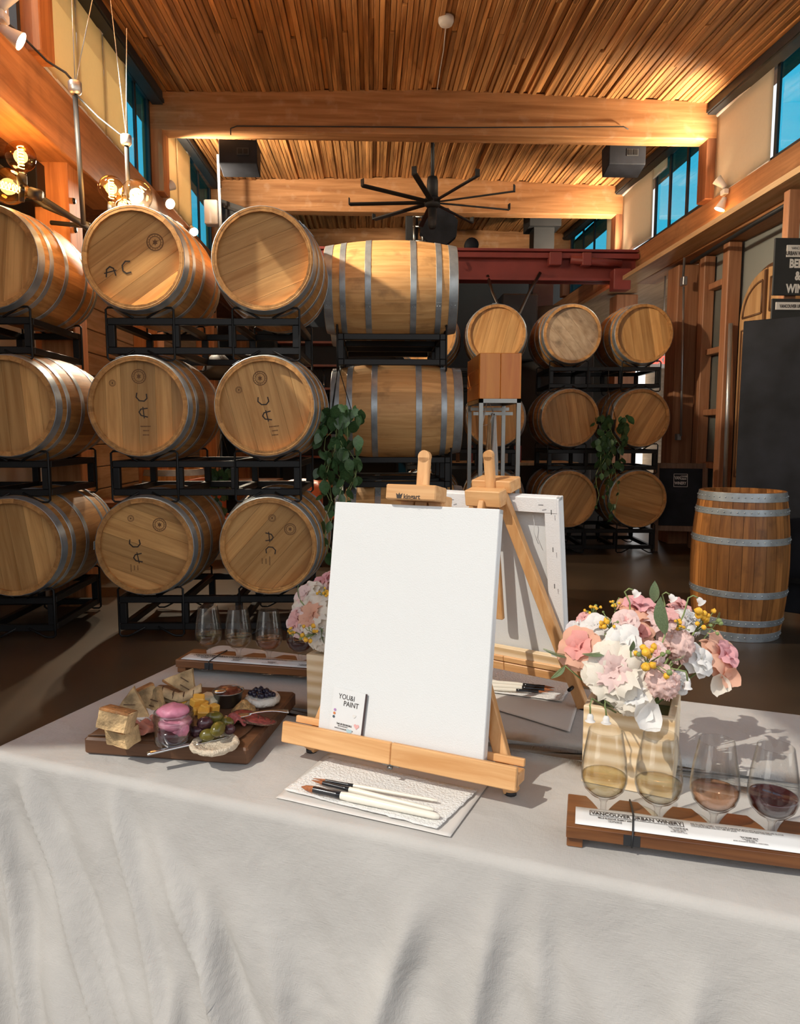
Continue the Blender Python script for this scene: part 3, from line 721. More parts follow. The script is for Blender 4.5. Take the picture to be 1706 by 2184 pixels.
tag(MB().tube([atY(1040,588,9.42), atY(1050,625,9.3), atY(1066,660,9.2), atY(1085,690,9.2), atY(1108,668,9.2), atY(1128,625,9.3), atY(1152,582,9.42)], .022, 8).build('sling_hose', M['satin']), 'grey flexible hose looped under the red crane girder', 'hose')
# ---- hoist machinery on the girder
p = atY(905, 520, 9.55)
t = thing('hoist_machine', 'dark grey hoist drum and frame behind the fan', 'hoist', (p.x, p.y, z1))
dz = atY(935,487,9.55)-Vector((p.x,p.y,z1))
MB().lathe([(0,-.1),(.23,-.1),(.25,-.06),(.25,.1),(0,.1)], 8, dz, smooth=False, m=Matrix.Rotation(pi/2,3,'X'), a0=.3).build('drum', M['chalk'], t)
b = MB()
for x in (-.13,-.02,.10): b.tube([(x,0,0),(x,0,.42)], .022, 8)
for z in (.12,.30,.42): b.tube([(-.15,0,z),(.14,0,z)], .018, 8)
b.build('frame', M['satin'], t); MB().box((-.16,.06,.22),(.16,.08,.44),ch=.01).build('control_box', M['black'], t)
MB().lathe([(0,-.04),(.09,-.04),(.09,.04),(0,.04)], 16, dz+Vector((.42,-.05,-.22)), m=Matrix.Rotation(pi/2,3,'X')).build('pulley', M['chalk'], t)
# ---- flue and oven
p = atY(1155, 600, 10.9)
t = thing('stove_flue', 'square black stove flue rising to the roof behind the crane girder', 'flue', (p.x, 10.95, 1.9))
MB().box((0,0,1.25),(.30,.30,2.5)).build('duct', M['black'], t)
zc = atY(1155,470,10.95).z-1.9; MB().box((0,0,zc+.0),(.46,.46,.28)).build('collar', M['black'], t)
p = atY(1150, 680, 10.7)
t = thing('pizza_oven', 'big black domed oven with hood behind the far racks', 'oven', (p.x, 10.6, 0))
MB().lathe([(.62,0),(.62,2.55),(.60,2.75),(.52,2.95),(.36,3.08),(0,3.12)], 28, (.15,0,0)).build('dome', M['black'], t)
MB().box((-.42,-.3,2.75),(.5,.5,.9),ch=.02).build('hood', M['black'], t)
# ---- pipe chandelier with globe bulbs
Y = 4.72
base = atY(178, 480, Y)
t = thing('pipe_chandelier', 'black pipe chandelier with big globe bulbs hung by cables', 'chandelier', base)
def L(px, py, dy=0.0): return atY(px, py, Y+dy)-base
b = MB()
b.tube([L(160,205), L(178,478)], .016, 8); b.tube([L(270,312), L(276,470,.25)], .014, 8); b.build('drop_rod', M['black'], t)
b = MB(); b.tube([L(-30,335,.1), L(60,405,.1), L(190,488,.1), L(300,560,.3)], .02, 8); b.tube([L(-20,350,.3), L(95,440,.3), L(190,480,.3)], .016, 8); b.tube([L(110,475,.5), L(195,483,.3), L(330,470,.4)], .016, 8)
b.tube([L(46,430), L(46,370)], .018, 8); b.tube([L(236,470), L(236,432)], .018, 8); b.build('pipe_arm', M['black'], t)
for px, py, r in ((160,188,13),(269,300,11)):
    c = L(px,py); rr = r*Y/FPX
    MB().lathe([(0,-rr*.9),(rr*.7,-rr*.9),(rr,-rr*.4),(rr,rr*.8),(rr*.8,rr),(0,rr)], 12, c).build('junction_box', M['galv'], t)
b = MB()
for p0, p1 in (((160,175),(152,-30)),((161,175),(205,-40)),((269,290),(232,-30)),((269,290),(270,60))): b.tube([L(*p0), L(*p1)], .003, 5)
b.build('suspension_cable', M['galv'], t)
b = MB(); b.tube([L(-20,18,-.2), L(40,70,-.1), L(100,130), L(140,155), L(160,178)], .007, 6); b.tube([L(160,200), L(210,250), L(255,286), L(268,290)], .006, 6); b.build('feed_cable', M['black'], t)
def coil(b, a, c, r, turns, n=9):
    d = c-a; z = d.normalized(); x = z.orthogonal().normalized(); y = z.cross(x); pts = []
    N = int(turns*n)
    for i in range(N+1): 
        f = i/N; an = 2*pi*turns*f; pts.append(a+d*f+x*cos(an)*r+y*sin(an)*r)
    b.tube(pts, .0028, 5)
for px, py, rp_, ang, mat in ((44,334,29,0,'bulb'),(18,398,35,-75,'bulb'),(237,402,25,0,'bulb'),(291,417,31,42,'bulbclear'),(262,440,22,30,'bulb')):
    dy = .0 if px != 262 else .25
    c = L(px,py,dy); r = rp_*(Y+dy)/FPX; m = Matrix.Rotation(R(ang),3,'Y')
    g = MB(); g.lathe([(r*sin(a)*1.0, -r*cos(a)) for a in [R(25)+R(155)*k/12 for k in range(13)]], 20, c, m=m)
    g.lathe([(r*.42,-r*.905),(r*.30,-r*1.1),(r*.28,-r*1.3)], 16, c, m=m); bu = g.build('globe_bulb', M[mat], t)
    f = MB(); coil(f, c+m@Vector((0,0,-r*.75)), c+m@Vector((0,0,r*.7)), r*.2, 7); f.build('filament', M['filament'], bu)
    s = MB(); s.lathe([(0,-r*1.9),(r*.3,-r*1.9),(r*.33,-r*1.7),(r*.33,-r*1.25),(0,-r*1.25)], 12, c, m=m); s.build('socket', M['black'], bu)
    ld = bpy.data.lights.new('bulb_light','POINT'); ld.energy = 4; ld.color = (1,.62,.28); ld.shadow_soft_size = r*.5
    lo = bpy.data.objects.new('bulb_light', ld); COL.objects.link(lo); lo.parent = bu; lo.location = c
# ---- beam spotlights
def spot(pos, aims, label, power=250):
    t = thing('spotlight', label, 'spotlight', pos, group='beam spotlights')
    MB().box((0,0,0),(.05,.08,.05),ch=.006).build('mount', M['white'], t)
    for k, a in enumerate(aims):
        a = Vector(a).normalized(); q = a.to_track_quat('Z','Y').to_matrix(); o = Vector((0,0,.05 if k == 0 else -.06))+a*.05
        b = MB(); b.lathe([(0,-.06),(.022,-.06),(.028,-.03),(.048,.05),(.050,.055)], 14, o, m=q); hd = b.build('lamp_head', M['white'], t)
        MB().lathe([(0,.05),(.046,.05)], 14, o, m=q).build('lens', M['spot'], hd)
        ld = bpy.data.lights.new('spot_light','SPOT'); ld.energy = power; ld.color = (1,.84,.62); ld.spot_size = R(110); ld.spot_blend = .8; ld.shadow_soft_size = .05
        lo = bpy.data.objects.new('spot_light', ld); COL.objects.link(lo); lo.parent = hd; lo.location = o+a*.075; lo.rotation_euler = (-a).to_track_quat('Z','Y').to_euler()
    return t
spot(atX(352,415,XL+.035), ((.6,.55,.6),(.6,-.6,-.45)), 'pair of lit white spotlights on the left sill beam by the window post')
spot(atX(1545,410,XR-.035), ((-.6,.3,.7),(-.35,.1,-.9)), 'pair of lit white spotlights on the right sill beam under the near blind', 110)
spot(atX(1338,567,XR-.035), ((-.5,.45,.65),(-.6,-.6,-.4)), 'pair of lit white spotlights on the right sill beam near the crane girder', 120)
spot(atX(4,36,XL+.06), ((.6,-.1,.7),(.8,.2,-.5)), 'white spotlight at the near end of the left sill beam', 340)
spot(atX(408,495,XL+.035), ((.4,-.6,-.6),), 'small spotlight low on the left sill beam behind the barrels', 200)
# ---- conduit, boxes on the right posts
t = thing('electrical_conduit', 'grey metal conduit with switch boxes on the right post', 'conduit', (3.47, 8.22, 1.0))
o0 = Vector((3.47,8.22,1.0))
b = MB(); b.tube([atX(1458,612,3.47)-o0, atX(1452,930,3.47)-o0], .013, 8); b.build('pipe', M['galv'], t)
b = MB(); b.tube([atX(1457,590,3.47)-o0, atX(1460,545,3.46)-o0, atX(1475,533,3.45)-o0, atX(1505,515,3.44)-o0], .014, 8); b.build('bend', M['galv'], t)
for px, py, s in ((1458,600,.09),(1446,932,.07)): MB().box(atX(px,py,3.47)-o0,(.05,s,s*1.05),ch=.006).build('switch_box', M['galv'], t)
tag(MB().tube([atX(1475,560,3.45), atX(1600,482,3.42), atX(1720,412,3.40)], .02, 8).build('black_pipe', M['black']), 'long black pipe running under the right sill beam', 'pipe')
tag(MB().tube([atX(1558,690,3.60), atX(1545,1055,3.60)], .022, 8).build('grey_downpipe', M['galv']), 'grey metal downpipe beside the arched door', 'pipe')
# ---- exit sign
p = atY(1412, 768, 9.0); t = thing('exit_sign', 'white exit sign with red letters beyond the far barrels', 'sign', p)
MB().box((0,0,0),(.34,.05,.20),ch=.01).build('housing', M['white'], t)
MB().tube([(0,0,.1),(0,0,3.24-p.z)], .01, 6).build('mount_rod', M['galv'], t)
textmesh('lettering', 'EXIT', .13, glow('exit_red',(1,.08,.05),1.2), t, Matrix.Translation((-.14,-.027,-.045)) @ Matrix.Rotation(pi/2,4,'X'), .95, bold=.002)
# ---- signs on a timber post
pp = atY(1690, 560, 5.75)
tag(MB().box((0,0,1.6),(.10,.08,3.2),ch=.006).build('sign_post', M['redwood']), 'timber post carrying the black signs', 'post').location = (pp.x, 5.80, 0)
def sign(x0, y0, x1, y1, Y, label):
    a, c = atY(x0,y1,Y), atY(x1,y0,Y); w, h = c.x-a.x, c.z-a.z
    t = thing('wall_sign', label, 'sign', (a.x, Y, a.z)); MB().box((w/2,0,h/2),(w,.02,h),ch=.002).build('panel', M['black'], t); return t, w, h
RX = Matrix.Rotation(pi/2,4,'X')
t, w, h = sign(1646, 509, 1755, 630, 5.72, 'black sign reading BEER & WINE in white capitals')
k = h/121.0
MB().box((w/2, -.016, h-28*k),(56*k,.012,25*k)).build('logo_plate', M['label'], t)
textmesh('small_lettering','VANCOUVER',.0*k+8.5*k,M['ink'],t,Matrix.Translation((w/2,-.0235,h-25*k)) @ RX,.75,'CENTER')
textmesh('logo_lettering','URBAN WINERY',12*k,M['ink'],t,Matrix.Translation((w/2-3*k,-.0235,h-37*k)) @ RX,.62,'CENTER',bold=.001)
for s_, yy in (('BEER',66),('&',92),('WINE',119)): textmesh('lettering', s_, 25*k, M['label'], t, Matrix.Translation((w/2,-.0115,h-yy*k+4*k)) @ RX, .74, 'CENTER', bold=.004)
t, w, h = sign(1643, 638, 1755, 690, 5.70, 'lower black sign with a white winery name plate')
MB().box((w/2,-.016,h-16*k),(100*k,.012,16*k)).build('name_plate', M['label'], t)
textmesh('lettering','VANCOUVER URBAN WINERY',10*k,M['ink'],t,Matrix.Translation((w/2,-.0235,h-20*k)) @ RX,.62,'CENTER',bold=.001)
# ---- tall black chalkboard panel
a = atz(1588, 1290, 0); A = Vector((2.62, 5.05, 0)); B = Vector((3.22, 4.50, 0)); d = (B-A)
t = thing('chalkboard_panel', 'tall black chalkboard panel standing behind the upright barrel', 'chalkboard', A, math.atan2(d.y,d.x))
Lp = d.length; H = 2.07
MB().box((Lp/2,0,.06+(H-.06)/2),(Lp,.05,H-.06),ch=.004).build('board', M['chalk'], t)
b = MB(); [b.bar((x,-.25,.02),(x,.25,.02),.04) for x in (.05,Lp-.05)]; [b.bar((x,0,.0),(x,0,.1),.04) for x in (.05,Lp-.05)]; b.bar((.05,-.1,.30),(Lp-.02,-.1,.30),.03); b.bar((Lp-.2,-.1,.0),(Lp-.2,-.1,.62),.03); b.build('stand', M['steel'], t)
# ---- A-frame chalkboard
p = atz(1435, 1180, 0)
t = thing('sandwich_board', 'wood-framed black sandwich board with a white logo', 'sandwich board', (p.x+.09, p.y+.05, 0), R(-16))
Wb, Hb = .50, .98; tl = R(9)
fr = bpy.data.objects.new('front_leaf', None)
m = Matrix.Rotation(-tl,4,'X')
def tb(b): b.v = [m @ v for v in b.v]; return b
for x in (-Wb/2,Wb/2): tb(MB().box((x,0,Hb/2),(.055,.03,Hb),ch=.004)).build('stile', M['greybrown'], t)
for z in (Hb-.03,.26): tb(MB().box((0,0,z),(Wb-.05,.03,.06),ch=.004)).build('cross_rail', M['greybrown'], t)
bd = tb(MB().box((0,.005,(Hb+.22)/2),(Wb-.05,.012,Hb-.28))).build('slate', M['chalk'], t)
m2 = Matrix.Translation((0,.33,0)) @ Matrix.Rotation(tl,4,'X')
for x in (-Wb/2,Wb/2): b = MB().box((x,0,Hb/2),(.055,.03,Hb),ch=.004); b.v = [m2 @ v for v in b.v]; b.build('rear_leg', M['greybrown'], t)
lg = MB(); [lg.bar(p0,p1,.006,.004) for p0,p1 in (((-.07,0,0),(.07,0,0)),((.07,0,0),(.07,0,.14)),((.07,0,.14),(-.07,0,.14)),((-.07,0,.14),(-.07,0,0)))]
lg.v = [m @ (v+Vector((.0,-.006,.72))) for v in lg.v]; lg.build('logo_frame', M['label'], t)
textmesh('logo_lettering','VAN',.055,M['label'],t, m @ Matrix.Translation((-.062,-.006,.80)) @ RX, .55, bold=.001)
textmesh('logo_lettering','COUVER\nURBAN',.028,M['label'],t, m @ Matrix.Translation((.002,-.006,.825)) @ RX, .62, bold=.0006)
textmesh('logo_lettering','WINERY',.045,M['label'],t, m @ Matrix.Translation((-.062,-.006,.745)) @ RX, .70, bold=.001)
# ---- orange crate on a steel stand
t = thing('crate_stand', 'tall grey steel stand holding up the orange crate', 'stand', (.952, 5.3, 0))
hw, dp, zc = .154, .62, 1.545
for x in (-hw+.015,hw-.015):
    for y in (.015,dp): MB().bar((x,y,0),(x,y,zc-.02),.03).build('leg', M['satin'], t)
b = MB()
for y in (.015,dp): b.bar((-hw,y,zc-.015),(hw,y,zc-.015),.03)
for x in (-hw+.015,hw-.015): b.bar((x,0,zc-.015),(x,dp,zc-.015),.03)
b.build('top_frame', M['satin'], t)
b = MB(); b.bar((-hw,dp*.5,zc-.10),(hw,dp*.5,zc-.10),.025); b.bar((-hw,dp*.75,zc-.06),(hw,dp*.75,zc-.06),.025); b.bar((.0,dp*.5,zc-.10),(.0,dp*.5,zc-.35),.025); b.build('hook_bar', M['satin'], t)
t = thing('wooden_crate', 'orange varnished wooden crate on the tall steel stand', 'crate', (.952, 5.3, zc))
for x in (-1,1): MB().box((x*.077,.01,.165),(.152,.02,.33),ch=.003).build('front_board', M['crate'], t)
for i in range(3): MB().box((-hw+.008,.33,.055+.11*i),(.018,.62,.107),ch=.003).build('side_board', M['crate'], t); MB().box((hw-.008,.33,.055+.11*i),(.018,.62,.107),ch=.003).build('side_board', M['crate'], t)
MB().box((0,.33,.01),(2*hw-.03,.62,.02)).build('bottom_board', M['crate'], t); MB().box((0,.65,.165),(2*hw,.02,.33)).build('back_board', M['crate'], t)
for i, (px, w, col) in enumerate(((1043,.05,M['planktan']),(1056,.05,M['white']))):
    p = atY(px, 900, 5.55); g = MB()
    zt_, zb_ = atY(px,885,5.55).z, atY(px,1030,5.55).z
    def fn(u, v): 
        ww = w*(.25+.75*min(1,v*1.6)); return ((u-.5)*ww, .012*sin(u*14+v*3)*min(1,v*2), (zb_-zt_)*v*(1+.06*u))
    g.grid(fn, 12, 10); o = g.build('hanging_towel', col, solid=.004); o.location = (p.x, 5.55, zt_)
    tag(o, ('tan' if i == 0 else 'white')+' cloth towel hanging under the orange crate', 'towel')
tag(MB().tube([Vector((.952,5.60,1.46)), atY(1040,850,5.57), atY(1028,908,5.57), atY(1044,905,5.57), atY(1052,880,5.57)], .006, 6).build('twine', M['label']), 'loop of pale twine hung on the crate stand hook', 'twine')
# ---- hanging pothos plants
def leaf_mesh():
    b = MB()
    def fn(u, v):
        w = .5*sin(pi*min(1,v*1.02))**.7*(1-.35*v) if 0 < v < 1 else 0
        x = (u-.5)*2*w; return (x, .16*abs(x)-.25*v*v*.6, v)
    b.grid(fn, 5, 6); m = b.mesh('leaf'); return m
LEAF = leaf_mesh(); LEAF.materials.append(M['green'])
def pothos(px, top, bot, Y, label, n=70, wpx=48, seed=1, trail=5, hang=.42, back=.2):
    rr = random.Random(seed); c = atY(px, top, Y); zb = atY(px, bot, Y).z; W = wpx*Y/FPX
    t = thing('hanging_plant', label, 'plant', c, group='hanging plants')
    MB().lathe([(0,-.14),(.07,-.14),(.09,0),(.085,0),(.068,-.13)], 18).build('pot', M['black'], t)
    b = MB(); b.tube([(0,0,.28),(0,0,hang),(0,back,hang+.02)], .003, 5)
    for a in (0,2.1,4.2): b.tube([(.088*cos(a),.088*sin(a),0),(0,0,.3)], .003, 5)
    b.build('hanger', M['steel'], t)
    vines = MB(); H = zb-c.z
    for k in range(trail):
        x0 = rr.uniform(-.6,.6)*W; pts = [Vector((0,-.05,-.02))]; ln = rr.uniform(.55,1.0)
        for j in range(1,9): f = j/8; pts.append(Vector((x0*min(1,f*3)+.03*sin(j*1.7+k), -.09-.03*cos(j+k), -.02+H*f*ln)))
        vines.tube(pts, .0035, 5)
        for j in range(2,9):
            p = pts[j]; s = rr.uniform(.035,.075); o = inst('leaf', LEAF, t, p+Vector((rr.uniform(-.03,.03),-.02,0)), (R(190)+rr.uniform(-.5,.5), rr.uniform(-.6,.6), rr.uniform(-.9,.9)), (s,s,s*1.25))
    vines.build('vine', M['stem'], t)
    for k in range(n):
        f = rr.random()**1.5; z = .05+H*.5*f; x = rr.uniform(-1,1)*W*(1-.35*f); s = rr.uniform(.05,.095)
        inst('leaf', LEAF, t, (x, -.07-rr.uniform(0,.10), z), (R(200)+rr.uniform(-.6,.5), rr.uniform(-.7,.7), rr.uniform(-1,1)), (s,s,s*1.25))
    return t
pothos(722, 880, 1190, 4.75, 'trailing green vine plant hung beside the crosswise centre barrels', 90, 52, 1, 8, hang=.52, back=.26)
pothos(1295, 895, 1100, 7.3, 'bushy green hanging plant in front of the far right barrels', 80, 42, 4, 5, hang=.50, back=.30)
pothos(475, 1010, 1100, 5.5, 'small trailing plant behind the bottom of the two-wide stack', 26, 26, 9, 3)
# ---- furniture seen through the racks
def chair(loc, rz, label):
    t = thing('leather_chair', label, 'chair', loc, rz, group='red leather shell chairs')
    g = MB(); g.grid(lambda u,v: ((u-.5)*.48*(1-.15*v), .21-.03*sin(u*pi)-.10*v+.0, .46+.36*v+.03*sin(pi*u)), 9, 6); g.build('backrest', M['leather'], t, solid=.02)
    g = MB(); g.grid(lambda u,v: ((u-.5)*.48, -.24+.44*v, .45-.03*sin(u*pi)), 9, 6); g.build('seat', M['leather'], t, solid=.03)
    for x in (-1,1):
        for y in (-1,1): MB().tube([(x*.15,y*.15,.43),(x*.21,y*.20,0)], .011, 8).build('leg', M['steel'], t)
    return t
chair((-.62, 7.2, 0), R(160), 'red leather shell chair between the left stack and the hanging vine')
chair((-1.62, 7.3, 0), R(30), 'red leather shell chair glimpsed between the two bottom barrels')
def dtable(loc, rz, label, w=1.2, d=.7, h=.75, top='walnut'):
    t = thing('dining_table', label, 'table', loc, rz)
    for i in range(4): MB().box((0,-d/2+d/8+i*d/4,h-.02),(w,d/4-.004,.04),ch=.004).build('plank', M[top], t)
    for x in (-1,1): 
        for y in (-1,1): MB().box((x*(w/2-.08),y*(d/2-.08),(h-.04)/2),(.05,.05,h-.04)).build('leg', M['steel'], t)
    return t
dtable((-.55, 8.15, 0), R(4), 'dark wooden table behind the red leather chair')
dtable((-1.75, 8.6, 0), R(-6), 'long reddish table behind the left barrel stack', 1.3, .7, .75)
dtable((1.6, 9.6, 0), R(2), 'pale-topped table with books behind the far racks', 2.2, .7, .92, 'planktan')
dtable((-2.3, 6.3, 0), R(2), 'reddish side table behind the leftmost stack', .6, .5, .72)
rr = random.Random(5)
for i in range(7):
    x = 1.0+.16*i; h = rr.uniform(.18,.26); c = plain('book_cloth_%d'%i, rr.choice(((.5,.45,.38),(.35,.06,.05),(.06,.07,.09),(.55,.5,.42),(.18,.12,.08))), .6)
    t = thing('book', 'standing book number %s along the pale far table' % ('one two three four five six seven'.split()[i]), 'book', (x, 9.55, .92), R(rr.uniform(-8,8)), 'books on the far table')
    MB().box((0,0,h/2),(.04,.15,h-.006)).build('pages', M['paper'], t); b = MB(); [b.box((s*.022,0,h/2),(.004,.16,h)) for s in (-1,1)]; b.box((0,-.08,h/2),(.048,.004,h)); b.build('cover', c, t)
# bar shelves on the dark back wall
t = thing('bar_shelves', 'black bar cabinet with reddish shelves behind the centre stack', 'shelf', (-.55, 12.4, 0))
for x in (-1.0,1.0): MB().box((x,0,1.55),(.05,.4,3.1)).build('side', M['black'], t)
for z in (.9,1.28,1.66,2.04,2.42,2.8): MB().box((0,0,z),(2.0,.36,.035)).build('shelf', M['leather'], t)
MB().box((0,.2,1.55),(2.0,.02,3.1)).build('back_panel', M['black'], t)
bm = MB().lathe([(0,0),(.036,0),(.038,.02),(.038,.18),(.014,.23),(.013,.29),(0,.29)], 12).mesh('bottle_body')
bc = (thin('green_bottle',(.25,.4,.22)), thin('clear_bottle',(.85,.88,.88)), thin('amber_bottle',(.5,.25,.08)))
for i in range(16):
    zl = (1.66,2.04,1.28)[i%3]; x = -1.45+.11*(i//3)+.035*(i%3)+.2
    t = thing('bottle', 'small bottle on the bar shelves behind the centre stack', 'bottle', (x, 12.3, zl+.0175), 0, 'bottles on the bar shelves')
    inst('glass_body', withmat(bm, bc[i%3]), t); MB().lathe([(0,.28),(.016,.28),(.016,.30),(0,.30)], 8).build('cap', M['black'], t)
# pendant lamp behind the left stack
p = atY(466, 790, 6.9); t = thing('pendant_lamp', 'black dome pendant lamp between the left barrel pairs', 'lamp', p)
MB().lathe([(.0,.16),(.05,.15),(.10,.10),(.15,0),(.165,-.08),(.155,-.08),(.14,0),(.05,.12)], 24).build('shade', M['black'], t); MB().tube([(0,0,.15),(0,0,.42),(-2.2-p.x,7.5-p.y,.42)], .005, 6).build('cord', M['black'], t)

# slanted black duct and pale pole behind the left stack
c0 = atY(480, 470, 9.3); t = thing('ventilation_duct', 'slanted black metal duct behind the top right barrel', 'duct', c0)
MB().prism([((atY(x,y,9.3)-c0).x, (atY(x,y,9.3)-c0).z) for x, y in ((470,560),(470,424),(600,470),(600,560))], -.25, .0, Matrix(((1,0,0,0),(0,0,-1,0),(0,1,0,0),(0,0,0,1)))).build('duct_body', M['black'], t)
MB().bar(atY(470,438,9.25)-c0, atY(600,482,9.25)-c0, .03, .03).build('flange', M['steel'], t)
c0 = atY(472, 500, 9.0); t = thing('pale_pole', 'thin pale blue pole with a white housing by the left window', 'pole', c0)
MB().bar((0,0,-.25), atY(465,330,9.0)-c0, .03, .03).build('shaft', plain('pale_blue_paint',(.45,.55,.66),.5), t); MB().box(atY(452,455,9.05)-c0, (.16,.14,.28), ch=.01).build('housing', M['white'], t)
# ================================================================== table
T = .71
TA = R(-23); U = Vector((cos(TA), sin(TA), 0)); V = Vector((-sin(TA), cos(TA), 0))
P0 = Vector((-.715, 1.30, 0)); TWL, TDP = 2.1, .735          # near-left corner, long side, depth
t = thing('folding_table', 'long table hidden under the linen cloth', 'table', P0, TA)
MB().box((TWL/2,TDP/2,T-.022),(TWL-.02,TDP-.02,.03),ch=.004).build('tabletop', M['planktan'], t)
for x in (.10,TWL-.10):
    for y in (.10,TDP-.10): MB().tube([(x,y,T-.04),(x,y,0)], .015, 8).build('leg', M['steel'], t)
# cloth: linen with weave
cm, cn, cb, co = nmat('linen_cloth'); cb.inputs['Roughness'].default_value = .95; cb.inputs['Specular IOR Level'].default_value = .1
tx = cn.nodes.new('ShaderNodeTexCoord'); nz = cn.nodes.new('ShaderNodeTexNoise'); nz.inputs['Scale'].default_value = 7; nz.inputs['Detail'].default_value = 6
cn.links.new(tx.outputs['Object'], nz.inputs['Vector']); r = cn.nodes.new('ShaderNodeValToRGB')
r.color_ramp.elements[0].position = .25; r.color_ramp.elements[0].color = (.42,.40,.375,1); r.color_ramp.elements[1].position = .8; r.color_ramp.elements[1].color = (.495,.475,.445,1)
cn.links.new(nz.outputs['Fac'], r.inputs[0]); cn.links.new(r.outputs[0], cb.inputs['Base Color'])
hts = []
for sx, sy in ((1,.12),(.12,1)):
    mp = cn.nodes.new('ShaderNodeMapping'); mp.inputs['Scale'].default_value = (sx,sy,.3 if sx > .5 else 1); cn.links.new(tx.outputs['Object'], mp.inputs['Vector'])
    n2 = cn.nodes.new('ShaderNodeTexNoise'); n2.inputs['Scale'].default_value = 620; n2.inputs['Detail'].default_value = 2; cn.links.new(mp.outputs[0], n2.inputs['Vector']); hts.append(n2)
ad = cn.nodes.new('ShaderNodeMath'); ad.operation = 'ADD'; cn.links.new(hts[0].outputs['Fac'], ad.inputs[0]); cn.links.new(hts[1].outputs['Fac'], ad.inputs[1])
n3 = cn.nodes.new('ShaderNodeTexNoise'); n3.inputs['Scale'].default_value = 12; n3.inputs['Detail'].default_value = 4; n3.inputs['Distortion'].default_value = .3; cn.links.new(tx.outputs['Object'], n3.inputs['Vector'])
b1 = cn.nodes.new('ShaderNodeBump'); b1.inputs['Strength'].default_value = .35; b1.inputs['Distance'].default_value = .0012; cn.links.new(ad.outputs[0], b1.inputs['Height'])
b2 = cn.nodes.new('ShaderNodeBump'); b2.inputs['Strength'].default_value = .42; b2.inputs['Distance'].default_value = .014; cn.links.new(n3.outputs['Fac'], b2.inputs['Height']); cn.links.new(b1.outputs[0], b2.inputs['Normal']); cn.links.new(b2.outputs[0], cb.inputs['Normal'])
# crease list on the near drop: (s along near edge at top, s at bottom, start depth, end depth, amplitude, width)
CR = [(.10,.42,.02,.55,.020,.035),(.02,.20,.05,.6,.016,.03),(.30,.52,.02,.5,.014,.025),(.42,.66,.10,.45,.018,.03),(.50,.60,.16,.5,.016,.022),(.20,.50,.15,.55,.014,.022),
      (.62,.70,.20,.5,.010,.03),(.84,.74,.10,.45,.016,.035),(.96,.90,.06,.5,.013,.03),(1.22,1.16,.1,.5,.012,.035),(1.05,1.12,.15,.5,.010,.03),(.70,.92,.26,.34,.012,.03),(.46,.50,.3,.6,.018,.02),(-.05,.10,.2,.6,.02,.03)]
def crease(s, d):
    h = 0.0
    for a, b_, d0, d1, am, w in CR:
        if d < d0-.05 or d > d1+.05: continue
        f = (d-d0)/(d1-d0); c = a+(b_-a)*f; e_ = max(0, min(1, (d-d0+.05)/.1))*max(0, min(1, (d1+.05-d)/.1))
        q = (s-c)/w; q *= 1.9; h += am*1.15*e_*math.exp(-abs(q)**1.5) - am*.6*e_*math.exp(-((q-2.2)/1.6)**2)
    return h
def outline():
    rad = .035; pts = []
    cs = [(0,0,pi,1.5*pi),(TWL,0,1.5*pi,2*pi),(TWL,TDP,0,.5*pi),(0,TDP,.5*pi,pi)]
    seq = []
    def arc(cx, cy, a0, a1, n=9):
        for k in range(n): a = a0+(a1-a0)*k/(n-1); seq.append((cx+rad*cos(a), cy+rad*sin(a), cos(a), sin(a)))
    arc(rad,rad,pi,1.5*pi)
    N = 260
    for k in range(1,N): seq.append((rad+(TWL-2*rad)*k/N, 0, 0, -1))
    arc(TWL-rad,rad,1.5*pi,2*pi)
    for k in range(1,30): seq.append((TWL, rad+(TDP-2*rad)*k/30, 1, 0))
    arc(TWL-rad,TDP-rad,0,.5*pi)
    for k in range(1,120): seq.append((TWL-rad-(TWL-2*rad)*k/120, TDP, 0, 1))
    arc(rad,TDP-rad,.5*pi,pi)
    for k in range(1,70): seq.append((0, TDP-rad-(TDP-2*rad)*k/70, -1, 0))
    return seq
OL = outline(); n = len(OL); vs = []; fs = []
rings = []
for k in range(10): rings.append(('t', 1-(9-k)/9*.9 if k else .06))
for a in (15,35,55,75,90): rings.append(('e', R(a)))
drops = [.012+.62*(k/46)**1.05 for k in range(1,47)]
for d in drops: rings.append(('d', d))
re = .016
for kind, val in rings:
    for i, (x, y, nx, ny) in enumerate(OL):
        if kind == 't':
            cx, cy = TWL/2, TDP/2; sx = x-nx*re; sy = y-ny*re
            # straight skeleton-like shrink toward the long centre line
            lx = min(max(sx, TDP/2), TWL-TDP/2)
            px_, py_ = lx+(sx-lx)*val, cy+(sy-cy)*val
            z = T+.0022*noise.noise(Vector((px_*9,py_*9,1)))*min(1,(1-val)*8+.3)
            vs.append((px_,py_,z))
        elif kind == 'e':
            vs.append((x-nx*re+nx*re*sin(val), y-ny*re+ny*re*sin(val), T-re*(1-cos(val))))
        else:
            d = val; s = x if ny < -.5 else (x if ny > .5 else y*1.3+3)
            flare = .10*d+.10*d*d
            w = noise.noise(Vector((s*4.0, d*1.2, 3.1+ny)))*.050*min(1,d*3.0)+noise.noise(Vector((s*9-d*6, d*4+s*2, 7.7)))*.016*min(1,d*6)+noise.noise(Vector((s*22-d*14, d*9, 2.2)))*.006*min(1,d*6)
            if ny < -.5:
                w += crease(s, d)
                q = (s-(1.02+.03*d))/.012; w += .007*math.exp(-q*q)*min(1,d*8); q2 = (s-(1.045+.05*d))/.012; w -= .006*math.exp(-q2*q2)*min(1,d*8)
                if d > .25: w += .008*math.exp(-((s-1.05)/.03)**2)*sin(d*140)
            o_ = flare+w
            vs.append((x+nx*o_, y+ny*o_, T-re-d))
for j in range(len(rings)-1):
    for i in range(n): a = j*n+i; c = j*n+(i+1)%n; fs.append((a, c, c+n, a+n))
fs.append(tuple(range(n)))
